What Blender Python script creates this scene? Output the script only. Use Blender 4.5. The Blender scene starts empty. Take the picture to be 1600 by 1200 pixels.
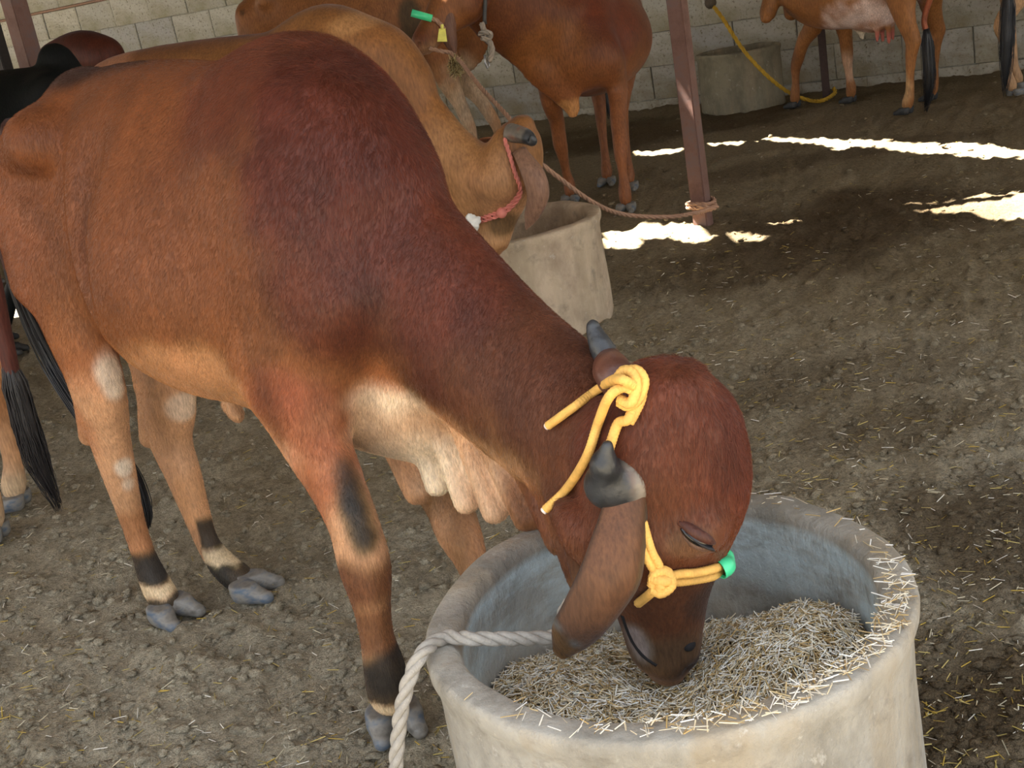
import bpy, bmesh, math, random
import numpy as np
from mathutils import Vector, Matrix, noise as mnoise

random.seed(7); rng = np.random.default_rng(7)
SC = bpy.context.scene
COL = SC.collection

# ------------------------------------------------------------------ camera
FPX = 1900.0; PITCH = math.radians(18.4); ROLL = math.radians(10.1); CAMH = 1.4
_s, _c = math.sin(ROLL), math.cos(ROLL)
CF = np.array([0, math.cos(PITCH), -math.sin(PITCH)])
_R0 = np.array([1.0, 0, 0]); _U0 = np.array([0, math.sin(PITCH), math.cos(PITCH)])
CR = _c*_R0 - _s*_U0; CU = _s*_R0 + _c*_U0; CC = np.array([0, 0, CAMH])
cam = bpy.data.cameras.new('camera'); cam_o = bpy.data.objects.new('camera', cam); COL.objects.link(cam_o)
cam.sensor_width = 36; cam.lens = 36*FPX/1600; cam.clip_start = 0.05; cam.clip_end = 200
cam_o.matrix_world = Matrix(((CR[0], CU[0], -CF[0], 0), (CR[1], CU[1], -CF[1], 0), (CR[2], CU[2], -CF[2], CAMH), (0, 0, 0, 1)))
SC.camera = cam_o

# ------------------------------------------------------------------ light
SUN_EL, SUN_AZ = math.radians(63), math.radians(160)      # azimuth measured from +x
ROOF_Y0 = 1.0
SUN_DIR = np.array([math.cos(SUN_EL)*math.cos(SUN_AZ), math.cos(SUN_EL)*math.sin(SUN_AZ), math.sin(SUN_EL)])
w = bpy.data.worlds.new('sky'); SC.world = w; w.use_nodes = True
wn = w.node_tree; bg = wn.nodes['Background']
tc = wn.nodes.new('ShaderNodeTexCoord'); sp = wn.nodes.new('ShaderNodeSeparateXYZ'); cr = wn.nodes.new('ShaderNodeValToRGB')
wn.links.new(tc.outputs['Generated'], sp.inputs[0]); wn.links.new(sp.outputs['Z'], cr.inputs[0]); wn.links.new(cr.outputs[0], bg.inputs[0])
cr.color_ramp.elements[0].position = 0.0; cr.color_ramp.elements[0].color = (0.93, 0.94, 0.93, 1)
cr.color_ramp.elements[1].position = 0.6; cr.color_ramp.elements[1].color = (0.78, 0.86, 1.0, 1)
bg.inputs[1].default_value = 2.3
sun = bpy.data.lights.new('sun', 'SUN'); sun.energy = 70; sun.angle = math.radians(0.6); sun.color = (1.0, 0.93, 0.82)
sun_o = bpy.data.objects.new('sun', sun); COL.objects.link(sun_o)
sun_o.rotation_euler = Vector(SUN_DIR).to_track_quat('Z', 'Y').to_euler()
SC.view_settings.view_transform = 'Standard'; SC.view_settings.look = 'None'
SC.view_settings.exposure = 0.12; SC.view_settings.gamma = 1.0; SC.view_settings.use_curve_mapping = False
try:
    SC.cycles.use_denoising = True; SC.cycles.max_bounces = 8; SC.cycles.diffuse_bounces = 4
except Exception: pass

# ------------------------------------------------------------------ pixel helpers
def ray(px, py): return CF + CR*(px-800)/FPX + CU*(600-py)/FPX
def on_z(px, py, z=0.0):
    d = ray(px, py); return CC + d*(z-CAMH)/d[2]
def on_plane(px, py, p0, n):
    d = ray(px, py); n = np.array(n, float); return CC + d*np.dot(np.array(p0)-CC, n)/np.dot(d, n)
def at_y(px, py, y):
    d = ray(px, py); return CC + d*y/d[1]
def at_d(px, py, D):                       # at depth D along the viewing axis
    return CC + ray(px, py)*D

# ------------------------------------------------------------------ object helpers
def put(o, parent=None, label=None, cat=None, group=None, kind=None):
    COL.objects.link(o)
    if parent: o.parent = parent
    for k, v in (('label', label), ('category', cat), ('group', group), ('kind', kind)):
        if v: o[k] = v
    return o
def mesh_obj(name, verts, faces, mat=None, parent=None, smooth=True, **kw):
    me = bpy.data.meshes.new(name); 
    verts = np.asarray(verts, dtype=np.float32)
    if isinstance(faces, np.ndarray):
        n, k = faces.shape
        me.vertices.add(len(verts)); me.vertices.foreach_set('co', verts.ravel())
        me.loops.add(n*k); me.loops.foreach_set('vertex_index', faces.astype(np.int32).ravel())
        me.polygons.add(n); me.polygons.foreach_set('loop_start', np.arange(0, n*k, k, dtype=np.int32))
        try: me.polygons.foreach_set('loop_total', np.full(n, k, dtype=np.int32))
        except Exception: pass
        me.update(calc_edges=True); me.validate()
    else:
        me.from_pydata([tuple(map(float, v)) for v in verts], [], faces); me.update()
    if smooth: me.polygons.foreach_set('use_smooth', np.ones(len(me.polygons), dtype=bool))
    if mat: me.materials.append(mat)
    return put(bpy.data.objects.new(name, me), parent, **kw)
def empty(name, loc, rz=0, **kw):
    o = bpy.data.objects.new(name, None); o.empty_display_size = 0.1
    o.location = tuple(loc); o.rotation_euler = (0, 0, rz)
    return put(o, None, **kw)
def catmull(P, n=6):
    P = np.asarray(P, float); out = []
    Q = np.vstack([2*P[0]-P[1], P, 2*P[-1]-P[-2]])
    for i in range(1, len(Q)-2):
        for t in np.linspace(0, 1, n, endpoint=False):
            a, b, c, d = Q[i-1], Q[i], Q[i+1], Q[i+2]
            out.append(0.5*((2*b)+(-a+c)*t+(2*a-5*b+4*c-d)*t*t+(-a+3*b-3*c+d)*t**3))
    out.append(P[-1]); return np.array(out)
def tube_geo(P, R, seg=10, caps=True, flat=None, twist=0.0):
    P = np.asarray(P, float); n = len(P); R = np.full(n, R) if np.isscalar(R) else np.asarray(R, float)
    T = np.gradient(P, axis=0); T /= np.linalg.norm(T, axis=1)[:, None]+1e-9
    ref = np.array([0, 0, 1.0]) if abs(T[0][2]) < 0.9 else np.array([1.0, 0, 0])
    N = np.cross(T[0], ref); N /= np.linalg.norm(N)
    V = []; 
    for i in range(n):
        N = N - T[i]*np.dot(N, T[i]); N /= np.linalg.norm(N); B = np.cross(T[i], N)
        for k in range(seg):
            a = 2*math.pi*k/seg + twist*i
            V.append(P[i]+(N*math.cos(a)+B*math.sin(a)*(flat or 1))*R[i])
    F = [(i*seg+k, i*seg+(k+1) % seg, (i+1)*seg+(k+1) % seg, (i+1)*seg+k) for i in range(n-1) for k in range(seg)]
    if caps: F += [tuple(range(seg-1, -1, -1)), tuple((n-1)*seg+k for k in range(seg))]
    return V, F
def rope_geo(P, r, pitch=0.022, strands=3, seg=6, step=None):
    """laid rope: helical strands around a path"""
    P = catmull(P, 24); d = np.r_[0, np.cumsum(np.linalg.norm(np.diff(P, axis=0), axis=1))]
    step = step or pitch/7; m = max(8, int(d[-1]/step)); s = np.linspace(0, d[-1], m)
    C = np.array([np.interp(s, d, P[:, k]) for k in range(3)]).T
    T = np.gradient(C, axis=0); T /= np.linalg.norm(T, axis=1)[:, None]+1e-9
    ref = np.array([0, 0, 1.0]) if abs(T[0][2]) < 0.9 else np.array([1.0, 0, 0])
    N = np.cross(T[0], ref); N /= np.linalg.norm(N); NN = []; BB = []
    for i in range(m):
        N = N-T[i]*np.dot(N, T[i]); N /= np.linalg.norm(N); NN.append(N); BB.append(np.cross(T[i], N))
    NN = np.array(NN); BB = np.array(BB); V = []; F = []
    for q in range(strands):
        a = 2*math.pi*q/strands+2*math.pi*s/pitch/strands
        S = C+(NN*np.cos(a)[:, None]+BB*np.sin(a)[:, None])*r*0.5
        v, f = tube_geo(S, r*0.58, seg); o = len(V); V += list(v); F += [tuple(i+o for i in g) for g in f]
    return V, F
def join_geo(parts):
    V = []; F = []
    for v, f in parts:
        o = len(V); V += list(v); F += [tuple(i+o for i in g) for g in f]
    return V, F
def box_geo(c, h, M=None):
    V = [np.array([sx*h[0], sy*h[1], sz*h[2]]) for sx in (-1, 1) for sy in (-1, 1) for sz in (-1, 1)]
    if M is not None: V = [M @ v for v in V]
    V = [v+np.array(c) for v in V]
    return V, [(0, 1, 3, 2), (4, 6, 7, 5), (0, 4, 5, 1), (2, 3, 7, 6), (0, 2, 6, 4), (1, 5, 7, 3)]

# ------------------------------------------------------------------ vectorised noise
_perm = rng.random((64, 64, 64)).astype(np.float32)
def vnoise(p):
    p = np.asarray(p, dtype=np.float32); i = np.floor(p).astype(int); f = p-i; f = f*f*(3-2*f); r = 0
    for dx in (0, 1):
        for dy in (0, 1):
            for dz in (0, 1):
                wgt = (f[..., 0] if dx else 1-f[..., 0])*(f[..., 1] if dy else 1-f[..., 1])*(f[..., 2] if dz else 1-f[..., 2])
                r = r+wgt*_perm[(i[..., 0]+dx) & 63, (i[..., 1]+dy) & 63, (i[..., 2]+dz) & 63]
    return r*2-1
def fbm(p, oct=4, gain=0.5):
    r = 0; a = 1.0
    for k in range(oct):
        r = r+a*vnoise(np.asarray(p)*(2.03**k)+k*7.3); a *= gain
    return r

# ------------------------------------------------------------------ implicit surfaces
class Field:
    def __init__(s, lo, hi, h):
        s.lo = np.array(lo, float); s.h = h
        s.n = np.ceil((np.array(hi)-s.lo)/h).astype(int)+1
        s.F = np.full(s.n, 0.5, np.float32)
        s.ax = [s.lo[k]+h*np.arange(s.n[k]) for k in range(3)]
    def region(s, lo, hi):
        a = np.clip(np.floor((np.array(lo)-s.lo)/s.h).astype(int), 0, s.n-1); b = np.clip(np.ceil((np.array(hi)-s.lo)/s.h).astype(int)+1, 1, s.n)
        sl = tuple(slice(a[k], max(b[k], a[k]+1)) for k in range(3))
        g = np.meshgrid(*[s.ax[k][sl[k]] for k in range(3)], indexing='ij')
        return sl, [x.astype(np.float32) for x in g]
    def blend(s, sl, d, k, sub=False):
        f = s.F[sl]
        if sub:
            h = np.clip(0.5-0.5*(d+f)/k, 0, 1); s.F[sl] = f*(1-h)+(-d)*h+k*h*(1-h)
        else:
            h = np.clip(0.5+0.5*(f-d)/k, 0, 1); s.F[sl] = f*(1-h)+d*h-k*h*(1-h)
    def seg(s, p0, p1, a0, a1, side=None, b0=None, b1=None, k=0.03, sub=False, reach=None, raw=False):
        """tapering elliptical capsule; a = radius along side, b = the other one"""
        p0 = np.array(p0, float); p1 = np.array(p1, float); b0 = a0 if b0 is None else b0; b1 = a1 if b1 is None else b1
        m = max(a0, a1, b0, b1)+(reach or 2.2*k)+0.01
        sl, (X, Y, Z) = s.region(np.minimum(p0, p1)-m, np.maximum(p0, p1)+m)
        ax = p1-p0; L = np.linalg.norm(ax); ax = ax/max(L, 1e-6)
        sd = np.array(side if side is not None else (0, 1, 0), float); sd -= ax*np.dot(sd, ax)
        if np.linalg.norm(sd) < 1e-3: sd = np.cross(ax, (1, 0.3, 0.2))
        sd /= np.linalg.norm(sd); ot = np.cross(ax, sd)
        X = X-p0[0]; Y = Y-p0[1]; Z = Z-p0[2]
        t = X*ax[0]+Y*ax[1]+Z*ax[2]; u = np.clip(t/max(L, 1e-6), 0, 1); over = t-u*L
        a = a0+(a1-a0)*u; b = b0+(b1-b0)*u; c = np.minimum(a, b)
        q = np.sqrt(((X*sd[0]+Y*sd[1]+Z*sd[2])/a)**2+((X*ot[0]+Y*ot[1]+Z*ot[2])/b)**2+(over/c)**2)
        if raw: return sl, (q-1)*c
        s.blend(sl, (q-1)*c, k, sub)
    def path(s, pts, side=None, k=0.02, n=4, blend0=None):
        """pts: rows (x,y,z,a[,b]) made smooth and swept"""
        P = np.array([p if len(p) == 5 else tuple(p)+(p[3],) for p in pts], float); C = catmull(P, n)
        m = C[:, 3:].max()+2.2*k+0.02; lo = C[:, :3].min(0)-m; hi = C[:, :3].max(0)+m; big, _ = s.region(lo, hi)
        D = np.full(s.n, 9.0, np.float32)[big]; off = [q.start for q in big]
        for i in range(len(C)-1):
            sl, d = s.seg(C[i][:3], C[i+1][:3], C[i][3], C[i+1][3], side, C[i][4], C[i+1][4], k=k, raw=True)
            sub = tuple(slice(max(q.start-o, 0), q.stop-o) for q, o in zip(sl, off))
            cut = tuple(slice(0, min(z.stop-z.start, D.shape[j]-z.start)) for j, z in enumerate(sub))
            sub = tuple(slice(z.start, z.start+c_.stop) for z, c_ in zip(sub, cut))
            f = D[sub]; d = d[cut]; h = np.clip(0.5+0.5*(f-d)/0.01, 0, 1); D[sub] = np.where(f > 5, d, f*(1-h)+d*h-0.01*h*(1-h))
        s.blend(big, D, k)
    def ball(s, p, r, k=0.03, axes=None, sub=False):
        p = np.array(p, float); r = np.array([r]*3 if np.isscalar(r) else r, float); m = r.max()+2.2*k+0.01
        sl, (X, Y, Z) = s.region(p-m, p+m); D = np.stack([X-p[0], Y-p[1], Z-p[2]], -1)
        if axes is not None: D = D @ np.array(axes, np.float32).T
        q = np.sqrt((D[..., 0]/r[0])**2+(D[..., 1]/r[1])**2+(D[..., 2]/r[2])**2)
        s.blend(sl, (q-1)*r.min(), k, sub)
    def loft(s, O, e, st, k=0.03, pu=2.0, wc=0.45, end=0.05, bend=None):
        """st rows: (t, top, bottom, halfwidth); e = (along, side, up) axes"""
        O = np.array(O, float); e = np.array(e, float); st = np.array(st, float)
        cs = []
        for r in (0, -1):
            for u in (1, 2):
                for sg in (-1, 1): cs.append(O+e[0]*st[r][0]+e[2]*st[:, u].max()*0+e[1]*0)
        pts = [O+e[0]*r[0]+e[1]*sg*r[3]+e[2]*v for r in st for sg in (-1, 1) for v in (r[1], r[2])]
        m = end+2.2*k+0.02; sl, (X, Y, Z) = s.region(np.min(pts, 0)-m, np.max(pts, 0)+m)
        D = [X-O[0], Y-O[1], Z-O[2]]; T, S, U = [sum(D[j]*e[i][j] for j in range(3)) for i in range(3)]
        tt = np.linspace(st[0][0], st[-1][0], 200)
        C = catmull(st, 30); g = lambda c: np.interp(T, C[:, 0], C[:, c]).astype(np.float32)
        tp, bt, hw = g(1), g(2), g(3); over = np.where(T < st[0][0], T-st[0][0], np.where(T > st[-1][0], T-st[-1][0], 0))
        if bend: S = S-bend(T)
        zc = bt+(tp-bt)*wc; V = U-zc; hh = np.where(V > 0, tp-zc, zc-bt); ex = np.where(V > 0, pu, 2.0)
        q = (np.abs(S/hw)**ex+np.abs(V/hh)**ex)
        q = np.power(q, 1/ex); q = np.sqrt(q*q+(over/end)**2)
        s.blend(sl, (q-1)*np.minimum(hw, hh), k)
    def mesh(s, smooth=2, zmin=None):
        F = s.F; n = F.shape; inside = F < 0
        C = [inside[a:n[0]-1+a, b:n[1]-1+b, c:n[2]-1+c] for a in (0, 1) for b in (0, 1) for c in (0, 1)]
        cnt = sum(c.astype(np.int8) for c in C); act = (cnt > 0) & (cnt < 8)
        idx = np.full(act.shape, -1, np.int64); ijk = np.argwhere(act); idx[act] = np.arange(len(ijk))
        i, j, k = ijk.T; acc = np.zeros((len(ijk), 3)); num = np.zeros(len(ijk))
        cor = [(a, b, c) for a in (0, 1) for b in (0, 1) for c in (0, 1)]
        for p in cor:
            for ax in range(3):
                if p[ax]: continue
                q = list(p); q[ax] = 1
                fa = F[i+p[0], j+p[1], k+p[2]]; fb = F[i+q[0], j+q[1], k+q[2]]; m = (fa < 0) != (fb < 0)
                t = np.where(m, fa/np.where(fa-fb == 0, 1, fa-fb), 0); pos = np.array(p, float)[None, :].repeat(len(ijk), 0); pos[:, ax] += t
                acc[m] += pos[m]; num[m] += 1
        V = s.lo+(ijk+acc/num[:, None])*s.h; quads = []
        for ax in range(3):
            o = [x for x in range(3) if x != ax]
            A = np.take(inside, range(0, n[ax]-1), ax); B = np.take(inside, range(1, n[ax]), ax); ch = A != B
            e = np.argwhere(ch); ok = np.all([(e[:, a] > 0) & (e[:, a] < n[a]-1) for a in o], 0); e = e[ok]
            flip = A[tuple(e.T)]
            def cell(d0, d1):
                c = e.copy(); c[:, o[0]] += d0; c[:, o[1]] += d1; return idx[tuple(c.T)]
            q = np.stack([cell(-1, -1), cell(0, -1), cell(0, 0), cell(-1, 0)], 1)
            if ax == 1: flip = ~flip
            q[~flip] = q[~flip][:, ::-1]; quads.append(q)
        Q = np.vstack(quads); Q = Q[(Q >= 0).all(1)]
        E = np.vstack([Q[:, [0, 1]], Q[:, [1, 2]], Q[:, [2, 3]], Q[:, [3, 0]]])
        for it in range(smooth):
            S = np.zeros_like(V); W = np.zeros(len(V))
            for a, b in ((0, 1), (1, 0)):
                for c in range(3): S[:, c] += np.bincount(E[:, a], V[E[:, b], c], len(V))
                W += np.bincount(E[:, a], minlength=len(V))
            V = V*0.45+0.55*S/np.maximum(W, 1)[:, None]
        return V, Q

# ------------------------------------------------------------------ materials
def newmat(name):
    m = bpy.data.materials.new(name); m.use_nodes = True; return m, m.node_tree, m.node_tree.nodes['Principled BSDF']
class NT:
    def __init__(s, nt): s.nt = nt
    def n(s, t, **kw):
        x = s.nt.nodes.new('ShaderNode'+t)
        for k, v in kw.items(): setattr(x, k, v)
        return x
    def l(s, a, b): s.nt.links.new(a, b)
    def coord(s, scale=(1, 1, 1), rot=(0, 0, 0), out='Object'):
        t = s.n('TexCoord'); m = s.n('Mapping'); m.inputs['Scale'].default_value = scale; m.inputs['Rotation'].default_value = rot
        s.l(t.outputs[out], m.inputs[0]); return m.outputs[0]
    def noise(s, vec, scale, detail=4, rough=0.55):
        x = s.n('TexNoise'); x.inputs['Scale'].default_value = scale; x.inputs['Detail'].default_value = detail; x.inputs['Roughness'].default_value = rough
        s.l(vec, x.inputs['Vector']); return x.outputs['Fac']
    def ramp(s, fac, stops):
        x = s.n('ValToRGB'); e = x.color_ramp.elements
        while len(e) < len(stops): e.new(0.5)
        for i, (p, c) in enumerate(stops): e[i].position = p; e[i].color = (*c, 1) if len(c) == 3 else c
        s.l(fac, x.inputs[0]); return x.outputs[0]
    def mix(s, fac, a, b, mode='MIX'):
        x = s.n('Mix'); x.data_type = 'RGBA'; x.blend_type = mode
        for v, i in ((fac, 0), (a, 6), (b, 7)):
            if hasattr(v, 'node'): s.l(v, x.inputs[i])
            elif i == 0: x.inputs[0].default_value = v
            else: x.inputs[i].default_value = (*v, 1)
        return x.outputs[2]
    def bump(s, h, strength, dist, normal=None):
        x = s.n('Bump'); x.inputs['Strength'].default_value = strength; x.inputs['Distance'].default_value = dist
        s.l(h, x.inputs['Height']); 
        if normal is not None: s.l(normal, x.inputs['Normal'])
        return x.outputs[0]
def simple(name, col, rough=0.6, bump=None, var=0.15, scale=40, metal=0, spec=0.5):
    m, nt, b = newmat(name); N = NT(nt); v = N.coord(); f = N.noise(v, scale, 4)
    lo = tuple(c*(1-var) for c in col); hi = tuple(min(1, c*(1+var)) for c in col)
    N.l(N.ramp(f, [(0.3, lo), (0.7, hi)]), b.inputs['Base Color']); b.inputs['Roughness'].default_value = rough; b.inputs['Metallic'].default_value = metal
    b.inputs['Specular IOR Level'].default_value = spec
    if bump: N.l(N.bump(N.noise(v, bump[0], 3), bump[1], bump[2]), b.inputs['Normal'])
    return m
def fur_mat(name, fscale=1.0, strength=0.6):
    m, nt, b = newmat(name); N = NT(nt); a = N.n('VertexColor', layer_name='Col')
    v = N.coord((220*fscale, 220*fscale, 38*fscale), (0.0, 0.45, 0.0)); f = N.noise(v, 1.0, 3, 0.6)
    v2 = N.coord(); f2 = N.noise(v2, 14, 3)
    c = N.mix(1.0, a.outputs[0], N.ramp(f, [(0.25, (0.62, 0.6, 0.6)), (0.75, (1.3, 1.3, 1.32))]), 'MULTIPLY')
    c = N.mix(1.0, c, N.ramp(f2, [(0.3, (0.86, 0.84, 0.84)), (0.7, (1.1, 1.1, 1.1))]), 'MULTIPLY')
    N.l(c, b.inputs['Base Color']); b.inputs['Roughness'].default_value = 0.55; b.inputs['Specular IOR Level'].default_value = 0.32
    b.inputs['Sheen Weight'].default_value = 0.08; b.inputs['Sheen Roughness'].default_value = 0.4; b.inputs['Sheen Tint'].default_value = (0.8, 0.75, 0.85, 1)
    nb = N.bump(f, strength, 0.0025/fscale); N.l(N.bump(f2, 0.25, 0.01, nb), b.inputs['Normal'])
    return m
M_FUR_BLACK = fur_mat('fur_black', 0.6, 0.4); M_FUR_BLACK.node_tree.nodes['Principled BSDF'].inputs['Specular IOR Level'].default_value = 0.12; M_FUR_BLACK.node_tree.nodes['Principled BSDF'].inputs['Sheen Weight'].default_value = 0.0
M_FUR = fur_mat('fur'); M_FUR_FAR = fur_mat('fur_far', 0.6, 0.4)
def hoof_mat():
    m, nt, b = newmat('hoof'); N = NT(nt); v = N.coord((1, 1, 2)); f = N.noise(v, 26, 5)
    N.l(N.ramp(f, [(0.3, (0.10, 0.09, 0.075)), (0.48, (0.21, 0.195, 0.17)), (0.66, (0.07, 0.10, 0.14))]), b.inputs['Base Color'])
    b.inputs['Roughness'].default_value = 0.55; N.l(N.bump(f, 0.4, 0.003), b.inputs['Normal']); return m
M_HOOF = hoof_mat()
M_HOOFD = simple('dark_hoof', (0.035, 0.035, 0.035), 0.6)

def tone(C):
    """pull the dark reds of a hide towards brown"""
    C = np.asarray(C, float); l = C @ np.array([0.3, 0.6, 0.1]); w_ = (1-sstep(0.08, 0.34, l))[:, None]; return C*(1-w_+w_*np.array([0.76, 0.80, 0.60]))
def set_color(o, C):
    me = o.data; at = me.color_attributes.new('Col', 'FLOAT_COLOR', 'POINT')
    A = np.ones((len(me.vertices), 4), np.float32); A[:, :3] = np.clip(C, 0, 1); at.data.foreach_set('color', A.ravel())
def sstep(a, b, x): t = np.clip((x-a)/(b-a), 0, 1); return t*t*(3-2*t)
def srgb(r, g, b): return tuple(((x/255)/12.92 if x/255 < 0.04045 else ((x/255+0.055)/1.055)**2.4) for x in (r, g, b))
def paint(V, C, spots):
    """spots: (centre, radii, colour, strength[, dir]) soft ellipsoidal coat patches; last wins"""
    for sp_ in spots:
        c, r, col, a = sp_[:4]; r = np.array([r]*3 if np.isscalar(r) else r, float)
        q = np.sqrt((((V-np.array(c))/r)**2).sum(1)); q = q+0.16*fbm(V*14, 2)+0.16*fbm(V*4.5, 2)
        wgt = (1-sstep(0.55, 1.15, q))*a; C = C*(1-wgt[:, None])+np.array(col)[None]*wgt[:, None]
    return C

W0 = np.array([0.464, 12.469, 0.0]); WD = np.array([0.855, -0.519, 0.0]); WD /= np.linalg.norm(WD); WN = np.array([WD[1], -WD[0], 0.0])
# ================================================================== ground
SOIL_D = np.array(srgb(104, 88, 66)); SOIL = np.array(srgb(186, 176, 154)); SOIL_M = np.array(srgb(156, 142, 116))
ROOFZ = 2.9
def grow(a, b, h0, g):
    out = [a]; h = h0
    while out[-1] < b: out.append(out[-1]+h); h *= g
    return np.array(out)
ys = np.r_[np.arange(-3, 1.0, 0.25), grow(1.0, 26, 0.0125, 1.0085)]; xr = np.r_[-5.0, -3.4, -2.4, -1.8, -1.4, -1.15, np.linspace(-1, 1, 430), 1.15, 1.4, 1.8, 2.4, 3.4, 5.0]
YY, TT = np.meshgrid(ys, xr, indexing='ij'); XX = TT*(1.1+0.52*np.maximum(YY, 1.0)+0.0*YY)+0.05*YY
XX = np.where(YY < 1.0, TT*6, XX); 
def ground_z(X, Y):
    p = np.stack([X, Y, np.zeros_like(X)], -1)
    z = 0.012*fbm(p*2.2, 3)+0.012*fbm(p*8+5, 3)
    c = fbm(p*26, 3); z = z+0.012*np.maximum(c, -0.2)
    z = z+0.012*np.abs(fbm(p*13+9, 3))
    for (px, py, r, d) in [(330, 1000, 0.10, 0.02), (360, 1010, 0.07, 0.025), (150, 910, 0.07, 0.015), (480, 930, 0.08, 0.02), (120, 850, 0.08, 0.015)]:
        g = on_z(px, py); q = ((X-g[0])**2+(Y-g[1])**2)/(r*r); z = z-d*np.exp(-q*2)+d*0.5*np.exp(-(np.sqrt(q)-1.1)**2*6)
    return z-0.018
ZZ = ground_z(XX, YY); GV = np.stack([XX, YY, ZZ], -1).reshape(-1, 3)
ni, nj = XX.shape; ii, jj = np.meshgrid(np.arange(ni-1), np.arange(nj-1), indexing='ij'); k0 = (ii*nj+jj).ravel()
GQ = np.stack([k0, k0+1, k0+nj+1, k0+nj], 1)
m, nt, b = newmat('soil'); N = NT(nt); va = N.n('VertexColor', layer_name='Col'); v = N.coord()
c = N.mix(1.0, va.outputs[0], N.ramp(N.noise(v, 55, 6, 0.7), [(0.28, (0.55, 0.53, 0.5)), (0.5, (1, 1, 1)), (0.75, (1.35, 1.33, 1.3))]), 'MULTIPLY')
c = N.mix(1.0, c, N.ramp(N.noise(v, 230, 4, 0.7), [(0.3, (0.7, 0.69, 0.66)), (0.7, (1.25, 1.24, 1.22))]), 'MULTIPLY')
N.l(c, b.inputs['Base Color']); b.inputs['Roughness'].default_value = 0.95; b.inputs['Specular IOR Level'].default_value = 0.15
N.l(N.bump(N.noise(v, 160, 5, 0.7), 0.9, 0.006, N.bump(N.noise(v, 40, 5, 0.7), 0.8, 0.02)), b.inputs['Normal']); M_SOIL = m
floor = mesh_obj('floor', GV, GQ, M_SOIL, kind='structure', label='trampled earth floor with straw bits')
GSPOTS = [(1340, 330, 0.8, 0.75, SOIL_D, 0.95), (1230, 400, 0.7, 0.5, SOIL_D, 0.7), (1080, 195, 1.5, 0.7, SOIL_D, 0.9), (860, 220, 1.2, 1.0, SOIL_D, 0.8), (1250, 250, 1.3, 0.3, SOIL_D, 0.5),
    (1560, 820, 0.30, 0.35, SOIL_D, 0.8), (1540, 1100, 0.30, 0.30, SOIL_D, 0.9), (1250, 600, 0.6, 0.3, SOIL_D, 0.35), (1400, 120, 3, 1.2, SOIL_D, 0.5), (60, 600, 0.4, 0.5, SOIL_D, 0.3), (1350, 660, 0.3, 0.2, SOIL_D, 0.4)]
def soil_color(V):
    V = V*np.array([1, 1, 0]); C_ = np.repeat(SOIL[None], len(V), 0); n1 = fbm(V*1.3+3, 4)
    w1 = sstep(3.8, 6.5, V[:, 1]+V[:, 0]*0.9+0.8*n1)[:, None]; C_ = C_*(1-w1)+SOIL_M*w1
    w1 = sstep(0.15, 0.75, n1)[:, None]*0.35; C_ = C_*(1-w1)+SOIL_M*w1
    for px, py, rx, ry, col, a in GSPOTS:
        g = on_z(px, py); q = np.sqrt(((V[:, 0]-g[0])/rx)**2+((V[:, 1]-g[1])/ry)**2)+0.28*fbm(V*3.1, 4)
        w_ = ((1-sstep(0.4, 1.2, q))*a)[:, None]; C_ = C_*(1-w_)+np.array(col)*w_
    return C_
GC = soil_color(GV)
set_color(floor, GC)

def scatter_on_ground(n, region, yexp=1.0):
    """random ground points that fall inside the pictured floor"""
    P = []
    while len(P) < n:
        px = rng.uniform(-60, 1660, 4000); py = rng.uniform(80, 1260, 4000)
        keep = rng.random(4000) < region(px, py)
        for a_, b_ in zip(px[keep], py[keep]):
            g = on_z(a_, b_)
            if 0 < g[1] < 14 and (g-W0) @ WN > 0.15: P.append(g)
            if len(P) >= n: break
    return np.array(P)
def straw_mesh(name, P, L, Wd, tilt, cols, mat, parent=None, up=None, **kw):
    n = len(P); yaw = rng.uniform(0, 2*np.pi, n); tl = rng.normal(0, tilt, n)
    D = np.stack([np.cos(yaw)*np.cos(tl), np.sin(yaw)*np.cos(tl), np.sin(tl)], 1); S = np.stack([-np.sin(yaw), np.cos(yaw), np.zeros(n)], 1); U = np.cross(D, S)
    if up is not None:
        # lay along the slope given by normals
        dz = -(up[:, 0]*D[:, 0]+up[:, 1]*D[:, 1])/up[:, 2]; D[:, 2] += dz; D /= np.linalg.norm(D, axis=1)[:, None]; U = np.cross(D, S)
    L = L[:, None]; Wd = Wd[:, None]; bend = rng.normal(0, 0.06, n)[:, None]*L
    ring = []
    for t, bb in ((-0.5, 0), (0.5, 0)):
        c0 = P+D*L*t
        ring += [c0+S*Wd*0.5, c0-S*Wd*0.5, c0+U*Wd*0.6]
    V = np.stack(ring, 1).reshape(-1, 3); b_ = (np.arange(n)*6)[:, None]
    F = np.concatenate([b_+np.array([[0, 3, 4, 1]]), b_+np.array([[1, 4, 5, 2]]), b_+np.array([[2, 5, 3, 0]])], 0)
    o = mesh_obj(name, V, F, mat, parent, smooth=False, **kw)
    cc = cols[rng.integers(0, len(cols), n)]*(1+rng.normal(0, 0.12, (n, 1))); set_color(o, np.repeat(cc, 6, 0)); return o
m, nt, b = newmat('straw'); N = NT(nt); va = N.n('VertexColor', layer_name='Col'); N.l(va.outputs[0], b.inputs['Base Color']); b.inputs['Roughness'].default_value = 0.5; M_STRAW = m
SC_COL = np.array([srgb(244, 238, 224), srgb(236, 226, 204), srgb(226, 210, 178), srgb(238, 230, 212), srgb(206, 182, 134), srgb(190, 160, 104), srgb(214, 198, 166), srgb(170, 142, 96), srgb(242, 236, 226)])
GR_COL = np.array([srgb(200, 180, 110), srgb(232, 226, 210), srgb(170, 150, 84), srgb(210, 200, 170), srgb(190, 160, 70)])
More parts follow.
